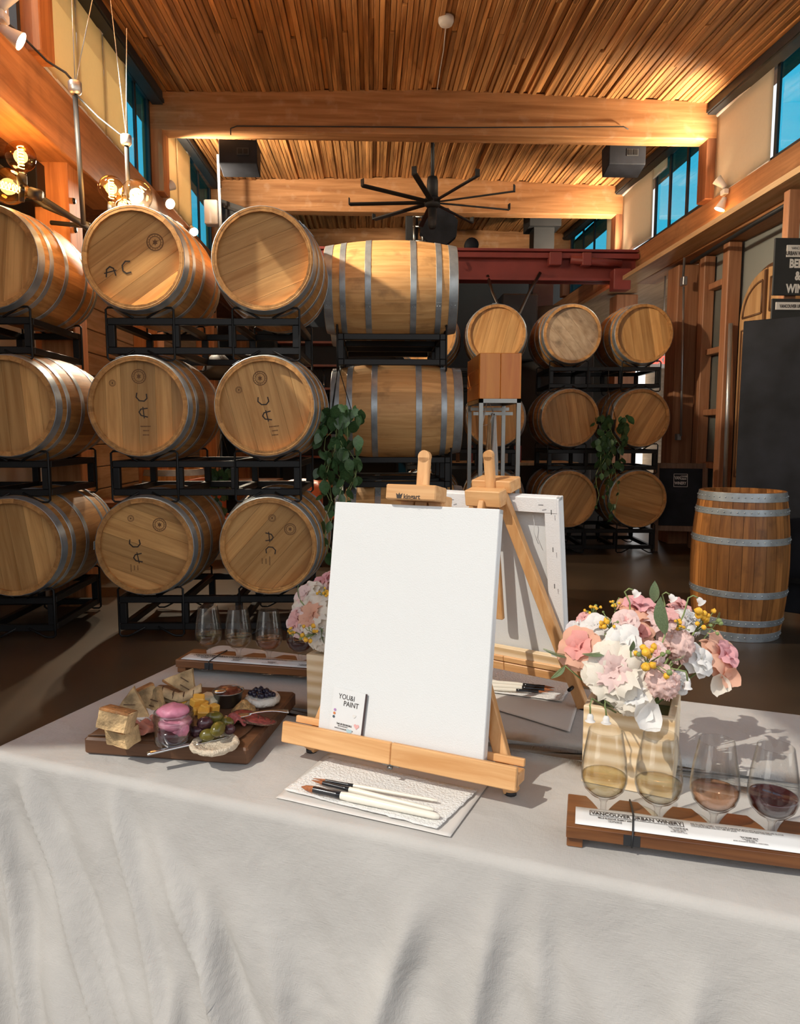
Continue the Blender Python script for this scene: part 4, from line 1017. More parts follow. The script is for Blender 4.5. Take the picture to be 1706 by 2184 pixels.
clb = MB(); clb.add(vs, [f[::-1] for f in fs], True)
cl = clb.build('tablecloth', cm); cl.location = P0; cl.rotation_euler = (0,0,TA)
tag(cl, 'wrinkled natural linen cloth draped over the long table', 'tablecloth')
# ================================================================== easels
def easel(loc, rz, label, clabel, cw, ch_, tilt, zb, back=False):
    """loc on the table below the canvas bottom centre; local -Y faces the painter"""
    t = thing('table_easel', label, 'easel', loc, rz, 'tabletop easels')
    tn = math.tan(tilt)
    P = lambda x, z, y=0.0: Vector((x, (z-zb)*tn+y, z))
    up = Vector((0, sin(tilt), cos(tilt))); nrm = Vector((0,-cos(tilt),sin(tilt)))
    rot = Matrix.Rotation(-tilt,3,'X')
    # tray: base, front lip, back lip, in two hinged halves
    for s, (x0, x1) in ((-1,(-.213,.0)),(1,(.0006,.213))):
        b = MB(); L = x1-x0; c = (x0+x1)/2
        b.box(P(c,zb-.012,.004),(L,.050,.020),rot,ch=.0015); b.box(P(c,zb-.004,-.018)+up*.0,(L,.010,.036),rot,ch=.0015); b.box(P(c,zb+.003,.026),(L,.008,.012),rot,ch=.001)
        b.build('tray', M['beech'], t)
    h = MB(); h.box(P(0,zb-.024,-.012),(.03,.012,.003),rot); h.tube([P(-.004,zb-.026,-.02),P(.004,zb-.026,-.02)],.003,6); h.build('hinge', M['satin'], t)
    for s in (-1,1):
        lg = MB(); lg.bar(P(s*.19,.004,.045), P(s*.022,zb+ch_+.004,.042), .024, .018, up=nrm, ch=.0015); o = lg.build('leg', M['beechz'], t)
        MB().lathe([(0,0),(.010,0),(.010,.007),(0,.007)], 10, P(s*.19,0,.045)+Vector((-s*.002,0,-.001))).build('rubber_foot', M['black'], o)
        MB().lathe([(0,0),(.004,0),(.004,.02),(0,.02)], 8, P(s*.172,.05,.058), m=Matrix.Rotation(-pi/2,3,'X')).build('bolt', M['steel'], o)
    b = MB(); b.bar(P(0,zb+.10,.036), P(0,zb+ch_+.075,.036), .022, .011, up=nrm, ch=.002)
    b.lathe([(0,-.0055),(.011,-.0055),(.011,.0055),(0,.0055)], 16, P(0,zb+ch_+.075,.036), m=Matrix.Rotation(pi/2-tilt,3,'X'), smooth=False); b.build('mast', M['beechz'], t)
    b = MB(); b.box(P(0,zb+ch_+.013,.010),(.092,.052,.026),rot,ch=.002); b.build('top_clamp', M['beech'], t)
    b = MB(); b.box(P(0,zb+ch_-.012,.062),(.082,.034,.034),rot,ch=.002); b.build('apex_block', M['beech'], t)
    pr = MB(); pr.bar(P(0,zb+ch_-.02,.075), Vector((0,.30,.004)), .022, .012, up=(1,0,0), ch=.0015); o = pr.build('prop_leg', M['beechz'], t)
    # canvas
    c = thing('artist_canvas', clabel, 'canvas', t.matrix_basis @ Vector((0,0,zb)) if False else Vector(loc)+Matrix.Rotation(rz,3,'Z') @ Vector((0,0,zb)), rz, 'stretched canvases')
    Q = lambda x, z, y=0.0: Vector((x,0,0))+up*z-nrm*y
    th = .018; b = MB(); w2 = cw/2
    prof = [(0,.0015),(.0015,0)]
    b.box(Q(0,ch_/2,.0016),(cw,.003,ch_),rot,ch=.0012); b.build('canvas_face', M['canvas'], c)
    b = MB()
    b.box(Q(-w2+.004,ch_/2,th/2+.003),(.008,th,ch_),rot,ch=.001); b.box(Q(w2-.004,ch_/2,th/2+.003),(.008,th,ch_),rot,ch=.001)
    b.box(Q(0,ch_-.004,th/2+.003),(cw,th,.008),rot,ch=.001); b.box(Q(0,.004,th/2+.003),(cw,th,.008),rot,ch=.001); b.build('canvas_edge', M['canvas'], c)
    bw = .032
    for x in (-1,1): MB().box(Q(x*(w2-bw/2-.001),ch_/2,th*.6+.006),(bw,th*.8,ch_-.006),rot,ch=.001).build('stretcher_bar', M['canvasb'], c)
    MB().box(Q(0,ch_-bw/2-.001,th*.6+.007),(cw-.01,th*.8,bw),rot,ch=.001).build('stretcher_bar', M['canvasb'], c)
    MB().box(Q(0,bw/2+.001,th*.6+.007),(cw-.01,th*.8,bw),rot,ch=.001).build('stretcher_bar', M['pine'], c)
    if back:
        stp = MB().box((0,0,0),(.0012,.001,.010),rot).mesh('staple'); stp.materials.append(M['steel'])
        for x in (-1,1):
            for k in range(5): inst('staple', stp, c, Q(x*(w2-.014),.04+.08*k,th+.0145))
        for k in range(4): inst('staple', stp, c, Q(-.11+.07*k,ch_-.014,th+.0145), (0,0,0)).rotation_euler = (0,pi/2,0)
        th_ = MB().tube([Q(-.08,ch_-.03,.012),Q(-.085,ch_-.06,.013),Q(-.082,ch_-.08,.012),Q(-.092,ch_-.105,.013)], .0007, 5); th_.build('loose_thread', M['canvas'], c)
    return t, c, Q, up, nrm
ca = R(-27.25)
t1, c1, Q1, up1, n1 = easel((.041,1.156,T), ca, 'beech tabletop easel facing the camera holding the front canvas', 'blank white canvas facing the camera on the front easel', .305, .406, R(9.74), .059)
# maker's stamp on the top clamp
mt = Matrix.Rotation(-R(9.74),4,'X')
pz = Vector((0,0,.059))+up1*(.406+.0155)+Vector((0,-.0172,.0)); 
textmesh('maker_stamp','kingart',.0115,M['ink'],t1, Matrix.Translation(pz+Vector((-.012,-.0,-.003))) @ mt @ RX, .95, bold=.0002)
st = MB(); st.prism([(0,0),(.008,0),(.010,.009),(.006,.006),(.004,.010),(.002,.006),(-.002,.009)], 0, .0003)
st.v = [(Matrix.Translation(pz+Vector((-.024,0,-.003))) @ mt @ RX) @ v for v in st.v]; st.build('crown_stamp', M['ink'], t1)
RC = (Vector((.331,1.67,.758))-Vector((0,0,CAMZ)))*.955+Vector((0,0,CAMZ))
t2, c2, Q2, up2, n2 = easel((RC.x,RC.y,T), R(180-36.5), 'beech tabletop easel seen from behind across the table', 'white canvas seen from its stapled back on the far easel', .292, .388, R(9.74), RC.z-T, back=True)
# ---- card propped on the front canvas
cf = thing('promo_card', 'small white printed card leaning on the front canvas, lower left', 'card', c1.location, c1.rotation_euler.z)
cwid, chei = .062, .078; lean = Matrix.Rotation(R(5),4,'Y')
Lc = Matrix.Translation(Q1(-.128,.004,-.0035)) @ mt @ Matrix.Rotation(R(3),4,'Y')
b = MB().box((cwid/2,0,chei/2),(cwid,.0012,chei)); b.v = [Lc @ v for v in b.v]; b.build('card_stock', M['paper'], cf)
b = MB().box((cwid+.0016,.0002,chei/2),(.0030,.0010,chei)); b.v = [Lc @ v for v in b.v]; b.build('dark_edge', plain('card_edge',(.05,.03,.03)), cf)
CP = lambda x, z: Lc @ Matrix.Translation((x,-.0011,z)) @ RX
textmesh('lettering','YOU&I',.0125,M['ink'],cf,CP(.011,.061),.85,bold=-.00005,extrude=.0001); textmesh('lettering','PAINT',.0125,M['ink'],cf,CP(.022,.050),.85,extrude=.0001)
textmesh('lettering','TAG US ON SOCIALS',.0042,M['ink'],cf,CP(.013,.0165),.75,extrude=.0001,bold=.0001)
textmesh('lettering','@YOUANDIPAINT',.0026,M['ink'],cf,CP(.016,.0135),.9,extrude=.0001); textmesh('lettering','WWW.YOUANDIPAINT.COM',.0032,M['ink'],cf,CP(.010,.0090),.85,extrude=.0001)
for x, z, c in ((.007,.040,(.42,.22,.45)),(.0065,.034,(.62,.20,.06)),(.006,.028,(.06,.09,.11))):
    b = MB().lathe([(0,.0001),(.0024,.0001)],12); b.v = [CP(x,z) @ v for v in b.v]; b.build('dot', plain('dot_ink',c), cf)
def heart(x, z, s, c):
    pts = [(s*.0625*16*sin(a)**3/16*16*.0625*16/16, s*(13*cos(a)-5*cos(2*a)-2*cos(3*a)-cos(4*a))/16) for a in [2*pi*k/24 for k in range(24)]]
    pts = [(s*sin(a)**3, q[1]) for a, q in zip([2*pi*k/24 for k in range(24)], pts)]
    b = MB().prism(pts[::-1], 0, .0002); b.v = [CP(x,z) @ v for v in b.v]; b.build('heart', plain('heart_ink',c,.7), cf)
heart(.0455,.036,.0035,(.72,.70,.66)); heart(.052,.020,.0052,(.72,.40,.38)); heart(.039,.0085,.0055,(.42,.58,.62))
# ================================================================== paper, towel, brushes
def sheet(name, pts, z, mat, label, cat, sub=18, wav=.0008, rag=0.0, seed=0):
    c = sum((Vector(p) for p in pts), Vector())/4; rr = random.Random(seed); a, b_, cc, d = [Vector(p) for p in pts]
    g = MB()
    def fn(u, v):
        p = (a*(1-u)+b_*u)*(1-v)+(d*(1-u)+cc*u)*v-c
        e_ = min(u,1-u,v,1-v)
        if rag and e_ < .001: p = p+Vector((noise.noise(p*90+Vector((seed,0,0))),noise.noise(p*90+Vector((0,seed+5,0))),0))*rag
        p.z = wav*(1+noise.noise(p*22+Vector((seed,1,0))))+ (0.0015*max(0,.12-e_)/.12 if rag else 0); return p
    g.grid(fn, sub*2, sub); o = g.build(name, mat, solid=.0004); o.location = (c.x,c.y,z); tag(o, label, cat); return o
S = lambda *q: [atz(x,y,T+.002) for x,y in q]
sheet('waxed_paper', S((588,1702),(960,1786),(1046,1668),(700,1607)), T+.0022, M['wax'], 'waxed paper sheet under the front easel and brushes', 'paper', wav=.0006)
sheet('paper_towel', S((606,1690),(932,1774),(1020,1690),(703,1620)), T+.004, M['towel'], 'embossed white paper towel under the three front brushes', 'paper towel', wav=.0012, rag=.002, seed=3)
sheet('waxed_paper', S((1010,1500),(1215,1562),(1240,1480),(1040,1430)), T+.0022, M['wax'], 'waxed paper sheet under the far easel', 'paper')
sheet('paper_towel', S((1010,1475),(1198,1500),(1222,1462),(1050,1425)), T+.004, M['towel'], 'white paper towel under the far brushes', 'paper towel', wav=.0012, rag=.002, seed=8)
pearl = plain('pearl_handle', (.76,.72,.62), rough=.25, var=.03); bris = plain('russet_bristle', (.32,.10,.03), rough=.7, var=.3, scale=200); fer = plain('black_ferrule', (.012,.012,.014), rough=.2)
def brush(tip, end, r, label, flat=False):
    tip, end = Vector(tip), Vector(end); d = end-tip; Lb = d.length
    t = thing('paint_brush', label, 'brush', tip, group='paint brushes'); q = d.normalized().to_track_quat('Z','Y'); t.rotation_euler = q.to_euler()
    MB().lathe([(r*.15,0),(r*.75,.008),(r*1.0,.022),(r*.9,.03)] if flat else [(.0004,0),(r*.5,.010),(r*.9,.022),(r*.85,.03)], 12).build('bristles', bris, t)
    MB().lathe([(r*1.0,.022),(r*1.05,.034),(r*.95,.045),(r*1.08,.062),(r*1.12,.072),(0,.072)], 12).build('ferrule', fer, t)
    MB().lathe([(r*1.12,.071),(r*1.35,.085),(r*1.2,Lb*.6),(r*.95,Lb-.008),(r*.6,Lb-.001),(0,Lb)], 12).build('handle', pearl, t)
zb = T+.012
brush(atz(643,1678,zb+.002), atz(938,1742,zb), .0052, 'thick flat brush with pearl handle, nearest on the front towel', True)
brush(atz(664,1664,zb+.002), atz(926,1728,zb), .0036, 'middle round brush with pearl handle on the front towel')
brush(atz(668,1660,zb+.004), atz(934,1708,zb), .0024, 'thinnest brush with pearl handle, farthest on the front towel')
for (x0,y0,x1,y1,r,l) in ((1182,1472,960,1455,.0045,'farther of the brushes under the far easel'),(1183,1467,950,1446,.004,'middle brush under the far easel'),(1170,1476,970,1464,.003,'nearest thin brush under the far easel')):
    brush(atz(x0,y0,zb), atz(x1,y1,zb), r, l)
# ================================================================== tasting flights
def wine_mat(name, tint, gl=.25): 
    return thin(name, tint, gloss=.05, edge=tuple(x*.7 for x in tint), power=3, amt=.6)
WN = [wine_mat('sparkling_white',(.95,.88,.68)), wine_mat('white_wine',(.96,.92,.79)), wine_mat('rose_wine',(.92,.68,.52)), None]
m_, n_, b_, o_ = nmat('red_wine'); b_.inputs['Base Color'].default_value = (.035,.004,.006,1); b_.inputs['Roughness'].default_value = .03; b_.inputs['Specular IOR Level'].default_value = .6; WN[3] = m_
_go = [(0,0),(.031,.0008),(.0325,.002),(.020,.004),(.006,.009),(.0042,.018),(.0042,.044),(.008,.051),(.020,.058),(.029,.068),(.0328,.080),(.0330,.090),(.0305,.115),(.0262,.140),(.0238,.154)]
_gi = [(.0228,.154),(.0252,.140),(.0295,.115),(.0320,.090),(.0318,.080),(.0280,.0690),(.019,.0600),(.008,.0555),(0,.0545)]
GLM = MB().lathe(_go, 36).lathe([_go[-1],(.0234,.1546),_gi[0]], 36).mesh('glass_bowl'); GLI = MB().lathe(_gi, 36).mesh('glass_inner')
def winemesh(h):
    pr = [(r*.985,z) for r, z in _gi[::-1] if z < h]; 
    # radius at the surface
    for (r0,z0),(r1,z1) in zip(_gi[::-1][:-1], _gi[::-1][1:]):
        if z0 <= h <= z1: rs = r0+(r1-r0)*(h-z0)/(z1-z0)
    return MB().lathe(pr+[(rs*.985,h),(rs*.93,h-.0006),(0,h-.0006)], 36).mesh('wine')
WH = [.086,.085,.084,.085]; WM = [winemesh(h) for h in WH]
wname = ['pale gold sparkling wine','pale white wine','copper rosé wine','dark red wine']
def flight(loc, rz, where, gx0, dgx, gy, Lb=.43, menu_skew=0.0):
    t = thing('flight_board', 'dark stained wooden flight board with notches, '+where, 'tray', loc, rz, 'tasting flight boards')
    th, dp, hf = .018, .094, .016
    # board outline with notches from the back edge
    pts = [(0,0),(Lb,0),(Lb,dp)]
    for k in range(3,-1,-1):
        x = gx0+dgx*k
        pts += [(x+.024,dp),(x+.015,dp-.016),(x+.0085,dp-.030),(x+.006,dp-.037)]+[(x+.0065*cos(a),dp-.037+.0065*sin(a)) for a in (0-.6,-1.2,-1.9,-2.5)]+[(x-.006,dp-.037),(x-.0085,dp-.030),(x-.015,dp-.016),(x-.024,dp)]
    pts += [(0,dp)]
    MB().prism(pts, hf, hf+th).build('board', M['walnut'], t, bevel=.0015)
    for x in (.012,Lb-.012): MB().box((x,dp*.42,hf/2),(.022,dp*.7,hf),ch=.001).build('foot', M['walnut'], t)
    # menu strip, elastic and side notch
    z = hf+th
    mn = thing('menu_card', 'white printed tasting menu strapped to the flight board '+where, 'menu', loc, rz, 'tasting menus')
    g = MB(); g.grid(lambda u,v: (.012+u*(Lb-.012), .006+v*.048+menu_skew*(1-u)*0, z+.0012+.0015*sin(u*9)**2*v), 30, 4); g.build('paper', M['paper'], mn, solid=.0004)
    ML = lambda x, y: Matrix.Translation((x,y,z+.0032))
    fb = MB(); x0,x1,y0,y1 = .032,.158,.0325,.0450
    for p,q in (((x0,y0),(x1,y0)),((x1,y0),(x1,y1)),((x1,y1),(x0,y1)),((x0,y1),(x0,y0))): fb.bar((*p,z+.0032),(*q,z+.0032),.0008,.0002)
    fb.build('title_frame', M['ink'], mn); textmesh('title','VANCOUVER URBAN WINERY',.0112,M['ink'],mn,ML((x0+x1)/2,y0+.0028),.80,'CENTER',extrude=.0001,bold=.00018)
    for xx, yy, a_, bb in ((.066,.0265,'BELLE BLANCHE, BUBBLY 2020','crisp & refreshing'),(.150,.0255,"'VU' WHITE 2018",'light & bright\napricot, peach, citrus'),(.240,.0235,"'VU' ROSE 2019",'red & fresh\ngreen strawberry, cranberry, watermelon'),(.322,.0215,"'VU' MERITAGE 2020",'bold & smooth\ncherry, blackberry, cassis')):
        textmesh('wine_name',a_,.0040,M['ink'],mn,ML(xx,yy),.85,'CENTER',extrude=.0001,bold=.0001); textmesh('wine_notes','TASTING NOTES\n'+bb,.0030,M['ink'],mn,ML(xx,yy-.0045),.85,'CENTER',extrude=.0001)
    textmesh('blurb','FOR AN URBAN WINERY, CHARACTER IS DEFINED BY BOTH CITY BLOCKS & VINEYARD BLOCKS.\nVUW brings the best of B.C. wine to the heart of the city. We are a small batch urban winery\nproducing hand-crafted wines from 100% B.C. grapes!',.0032,M['ink'],mn,ML(.168,.0430),.85,extrude=.0001)
    ebd = MB(); xe = .088; ebd.tube([(xe,-.001,hf-.001),(xe+.001,-.001,z+.002),(xe+.004,dp*.5,z+.004),(xe+.002,dp+.001,z+.001),(xe+.002,dp+.001,hf)], .0014, 6)
    tag(ebd.build('elastic_cord', M['black']), 'black elastic cord around the flight board '+where, 'cord').location = loc; bpy.context.scene.collection.objects[-1].rotation_euler = (0,0,rz)
    MB().prism([(xe-.011,-.0006),(xe+.011,-.0006),(xe+.011,.004),(xe-.011,.004)], hf+.0005, hf+th-.002).build('burnt_notch', M['black'], t)
    rot = Matrix.Rotation(rz,3,'Z')
    for k in range(4):
        p = Vector(loc)+rot @ Vector((gx0+dgx*k, gy, .0005))
        g = thing('tasting_glass', 'tasting glass of %s on the flight board %s' % (wname[k], where), 'wine glass', p, group='tasting glasses')
        inst('glass_bowl', withmat(GLM, M['glass']), g); inst('inner_wall', withmat(GLI, M['glass']), g); inst('wine', withmat(WM[k], WN[k]), g)
    return t
flight((.272,.946,T), R(-17), 'beside the camera-side flower box', .051, .0747, .060)
flight((-.476,1.722,T), R(-14.5), 'behind the charcuterie board', .058, .0800, .062)
# ================================================================== flowers
def petal_mesh(cup=.35, curl=.25, ruff=.0, tipw=.9, seed=0):
    b = MB()
    def fn(u, v):
        w = (.30+.95*v-.55*v*v*v*v)*tipw*.62; x = (u-.5)*2
        rf = ruff*noise.noise(Vector((x*2.3+seed,v*3,seed)))*v
        e_ = 1-.16*x*x*v
        return (x*w*(1-.12*v*v), -cup*(1-x*x)*.55*sin(pi*min(1,v))+cup*x*x*.30*v*-1*-1 + curl*v*v*v + rf, v*e_+.06*rf)
    b.grid(fn, 7, 6); m = b.mesh('petal'); return m
PT = [petal_mesh(.40,.10), petal_mesh(.34,.30,.10,1.0,1), petal_mesh(.28,.42,.18,1.05,2), petal_mesh(.25,.35,.42,1.0,3), petal_mesh(.2,.25,.5,.9,4)]
PC = {k: translucent('petal_'+k, c, .28, .08) for k, c in dict(peach=(.80,.46,.33), peachin=(.84,.40,.36), pink=(.80,.46,.44), blush=(.84,.64,.60), white=(.84,.82,.79), cream=(.86,.79,.68), rosy=(.80,.42,.44), lilac=(.74,.68,.69), frill=(.93,.66,.59)).items()}
yel = plain('yellow_bloom', (.78,.42,.03), .6, var=.3, scale=120)
LF = MB(); LF.grid(lambda u,v: ((u-.5)*2*.24*sin(pi*v)**.8*(1-.25*v), .10*abs(u-.5)*sin(pi*v)-.12*v*v, v), 5, 8); LF = LF.mesh('silk_leaf'); LF.materials.append(M['sage'])
def frame(axis):
    z = Vector(axis).normalized(); x = Vector((0,0,1)).cross(z); x = x.normalized() if x.length > .01 else Vector((1,0,0)); y = z.cross(x)
    return Matrix((x,y,z)).transposed()
def flower(kind, c, r, axis, inner, outer, label, group, seed, root):
    rr = random.Random(seed); F = frame(axis); cat = 'flower'
    name = {'rose':'rose','peony':'peony','carnation':'carnation','ranunculus':'ranunculus','hydrangea':'hydrangea'}[kind]
    t = thing(name, label, cat, c, group=group, rot=F.to_euler())
    lay = {'rose':[(3,.50,4,0,0),(4,.66,14,0,.3),(5,.84,30,1,.5),(6,1.0,52,2,.7),(5,1.02,76,2,1)],
           'ranunculus':[(3,.45,0,0,0),(5,.62,12,0,.3),(6,.78,24,0,.6),(7,.92,38,1,.8),(7,1.0,58,1,1)],
           'peony':[(4,.55,8,3,.1),(6,.75,26,3,.4),(7,.92,46,3,.7),(8,1.05,66,3,1),(8,1.08,88,4,1)],
           'hydrangea':[(6,.6,15,4,.3),(8,.8,45,4,.6),(9,.95,75,3,1)]}
    if kind == 'carnation':
        b = MB()
        for k in range(34):
            a = rr.uniform(0,2*pi); tl_ = R(rr.uniform(15,100)); L_ = r*rr.uniform(.85,1.1); m = Matrix.Rotation(a,3,'Z') @ Matrix.Rotation(-tl_,3,'X'); w = r*rr.uniform(.26,.38); sd = rr.uniform(0,9)
            b.grid(lambda u,v: m @ Vector(((u-.5)*2*w*(.3+.7*v), .14*r*v*sin(u*11+sd), L_*(v+.06*sin(u*17+sd)*(v>.9)))), 7, 4)
        b.v = [v-Vector((0,0,r*.35)) for v in b.v]; b.build('ruffled_petals', PC['frill'], t)
        q = MB().blob((0,0,r*.05),(r*.86,r*.86,r*.66),34,20,f=lambda d: 1+.16*sin(9*math.atan2(d.y,d.x)+7*noise.noise(d*3.1))*(1-abs(d.z)**4)+.22*noise.noise(d*7+Vector((seed,0,0)))); q.build('frilled_heart', PC['frill'], t)
    else:
        for n_, sz, tl_, pt, mixv in lay[kind]:
            for k in range(n_):
                a = 2*pi*k/n_+rr.uniform(-.25,.25)+tl_; s = r*sz*rr.uniform(.92,1.08)
                me = withmat(PT[pt], PC[inner if mixv < .55 else outer])
                q = (Matrix.Rotation(a,3,'Z') @ Matrix.Rotation(-R(tl_+rr.uniform(-6,6)),3,'X')).to_euler()
                inst('petal', me, t, (0,0,-r*.45), q, (s*1.12,s*1.0,s*1.12))
    MB().lathe([(0,-r*.62),(r*.22,-r*.56),(r*.26,-r*.40),(0,-r*.3)], 8).build('calyx', M['stem'], t)
    rt = F.inverted() @ (Vector(root)-Vector(c)); MB().tube([(0,0,-r*.5),rt*.5+Vector((0,0,-r*.3)),rt], .0022, 5).build('stem', M['stem'], t)
    return t
def spray(c, r, axis, label, group, seed, root, n=11, mat=None):
    rr = random.Random(seed); F = frame(axis); t = thing('filler_spray', label, 'flower', c, group=group, rot=F.to_euler()); st = MB(); mat = mat or yel
    rt = F.inverted() @ (Vector(root)-Vector(c)); st.tube([rt,(0,0,-r)], .0014, 5)
    for k in range(n):
        p = Vector((rr.uniform(-1,1),rr.uniform(-1,1),rr.uniform(-.2,.8)))*r; st.tube([(0,0,-r),p*.5,p], .0008, 4)
        s = r*rr.uniform(.16,.30)
        if k % 3 == 2: MB().blob(p, s*.7, 7, 5).build('bud', M['stem'], t)
        else: MB().blob(p, s, 9, 6, f=lambda d: 1+.35*noise.noise(d*5+Vector((seed+k,0,0)))).build('floret', mat, t)
    st.build('stems', M['stem'], t); return t
def leaf(c, L_, direction, label, group, root, roll=0.0):
    F = frame(direction) @ Matrix.Rotation(roll,3,'Z'); t = thing('silk_leaf_sprig', label, 'leaf', c, group=group, rot=F.to_euler())
    o = inst('leaf_blade', LF, t, (0,0,0), (0,0,0), (L_,L_,L_)); rt = F.inverted() @ (Vector(root)-Vector(c)); MB().tube([(0,0,.0),rt*.6,rt], .0013, 5).build('stem', M['stem'], t)
    v = MB(); v.tube([(0,-.001,0),(0,-.001-.03*L_,L_*.5),(0,-.001-.11*L_,L_*.95)], L_*.012, 4); v.build('midrib', M['stem'], t); return t
def planter(loc, rz, label, w=.142, h=.132):
    t = thing('planter_box', label, 'box', loc, rz, 'pine flower boxes'); th = .012
    MB().box((w/2,th/2,h/2),(w,th,h),ch=.001).build('front_panel', M['pine'], t); MB().box((w/2,w-th/2,h/2),(w,th,h),ch=.001).build('back_panel', M['pine'], t)
    for x in (th/2,w-th/2): MB().box((x,w/2,h/2),(th,w-2*th,h),ch=.001).build('side_panel', M['pinez'], t)
    MB().box((w/2,w/2,.006),(w-2*th,w-2*th,.012)).build('base_panel', M['pine'], t)
    MB().box((w/2,w/2,h*.45),(w-2*th-.002,w-2*th-.002,h*.7)).build('foam_block', M['sage'], t)
    return t
bz = T+.0015; bp_ = atz(1240,1667,bz); planter(bp_, R(-27), 'pale pine flower box with wavy grain behind the near tasting glasses')
bc_ = bp_+Matrix.Rotation(R(-27),3,'Z') @ Vector((.071,.071,0)); root1 = Vector((bc_.x,bc_.y,T+.09)); mid1 = Vector((bc_.x,bc_.y,T+.16))
G1 = 'silk flowers in the near box'
FL = [('rose',1232,1378,44,1.12,'peachin','peach','peach silk rose at the left of the near bouquet'),('rose',1548,1395,47,1.15,'rosy','peach','large peach rose at the right of the near bouquet'),
 ('rose',1363,1292,42,1.22,'rosy','peach','pink-hearted peach rose at the top of the near bouquet'),('ranunculus',1333,1322,29,1.14,'pink','blush','small pink ranunculus above the white roses'),
 ('rose',1268,1332,29,1.17,'white','white','small white rose at the upper left of the near bouquet'),('rose',1330,1368,38,1.10,'white','white','white rose in the centre of the near bouquet'),
 ('rose',1497,1404,34,1.12,'white','white','white rose beside the large peach rose'),('peony',1308,1430,58,1.07,'blush','cream','large cream peony at the lower left of the near bouquet'),
 ('peony',1350,1480,42,1.06,'white','cream','cream peony spilling over the box front'),('peony',1418,1312,46,1.20,'pink','blush','blush peony at the top behind the tall leaf'),
 ('carnation',1448,1374,38,1.12,'blush','blush','pink frilled carnation in the upper middle of the near bouquet'),('carnation',1412,1455,40,1.06,'blush','blush','pink frilled carnation hanging low over the box'),
 ('hydrangea',1228,1338,30,1.19,'white','lilac','pale hydrangea tuft at the far left of the near bouquet'),('peony',1396,1388,24,1.09,'pink','blush','small pink peony above the yellow blossoms'),
 ('hydrangea',1478,1318,32,1.20,'white','white','white bell-flower tuft at the upper right of the near bouquet'),('hydrangea',1458,1455,27,1.10,'white','white','translucent white tuft at the right edge of the box'),
 ('rose',1455,1290,26,1.24,'pink','pink','little pink rosebud at the back of the near bouquet'),('rose',1245,1316,17,1.2,'pink','pink','tiny pink bud beside the far easel'),('rose',1365,1350,30,1.16,'peachin','peach','peach rose half hidden under the ranunculus')]
for i, (k,x,y,rp,Y,ci,co_,lb) in enumerate(FL):
    c = atY(x,y,Y); ax = (c-mid1).normalized()*.9+Vector((-.10,-.75,.35)); flower(k, c, rp*Y/FPX, ax, ci, co_, lb, G1, 10+i, root1)
for i, (x,y,rp,Y,lb) in enumerate(((1300,1330,22,1.13,'yellow blossom sprig beside the ranunculus'),(1262,1304,18,1.2,'yellow blossom sprig at the top left of the near bouquet'),(1310,1290,14,1.22,'small yellow blossom behind the ranunculus'),
    (1388,1410,36,1.06,'dense yellow blossom cluster in the middle of the near bouquet'),(1505,1330,32,1.14,'yellow blossom sprig beside the large peach rose'),(1450,1338,16,1.12,'yellow blossom at the foot of the tall leaf'))):
    c = atY(x,y,Y); spray(c, rp*Y/FPX, (c-mid1)+Vector((0,-.05,.02)), lb, G1, 60+i, root1, 15 if rp > 30 else 10)
for i, (x0,y0,x1,y1,Y,lb) in enumerate(((1418,1355,1403,1280,1.10,'tall dark green leaf standing in the middle of the bouquet'),(1395,1285,1396,1243,1.22,'pointed sage leaf at the very top of the bouquet'),(1215,1400,1157,1392,1.13,'dark leaf pointing left out of the near bouquet'),
    (1205,1420,1178,1450,1.12,'dark leaf drooping at the left of the near bouquet'),(1295,1390,1243,1402,1.09,'green leaf under the white rose'),(1345,1390,1352,1370,1.06,'small sage leaf above the yellow cluster'),(1290,1352,1322,1340,1.15,'leaf under the ranunculus'),(1432,1410,1462,1402,1.06,'leaf between the two carnations'),(1515,1345,1540,1310,1.2,'grey leaf behind the right yellow sprig'))):
    a, b_ = atY(x0,y0,Y), atY(x1,y1,Y-.01); leaf(a, (b_-a).length*1.05, b_-a, lb, G1, root1, roll=R(180))
# nodding bell flowers
bellm = MB().lathe([(0,0),(.4,-.1),(.62,-.5),(.60,-.9),(.95,-1.15)], 10).mesh('bell'); 
for i, (x0,y0,x1,y1,x2,y2,Y,lb) in enumerate(((1343,1285,1332,1262,1350,1258,1.2,'white nodding bell flower at the upper left'),(1458,1310,1468,1275,1488,1275,1.18,'white nodding bell flower at the upper right'),(1418,1290,1412,1268,1428,1268,1.22,'white nodding bell flower behind the tall leaf'),(1262,1490,1258,1505,1259,1522,1.045,'pale bud dangling over the box front'),(1290,1495,1290,1510,1293,1526,1.042,'pale bud dangling beside its twin on the box front'),(1430,1425,1462,1432,1466,1452,1.06,'white bell on a drooping stem at the right of the box'))):
    p0, p1, p2 = atY(x0,y0,Y), atY(x1,y1,Y), atY(x2,y2,Y); t = thing('bell_flower', lb, 'flower', p2, group=G1)
    pm_ = (p1+p2)/2+Vector((0,0,.004)); MB().tube([root1-p2, p0-p2, p1-p2, pm_-p2, (0,0,0)], .0014, 5).build('stem', M['stem'], t)
    for k in range(1): inst('bell', withmat(bellm, PC['white']), t, (0,0,0), (0,R(-40 if i < 3 else 0),0), (.0085,.0085,.0105))
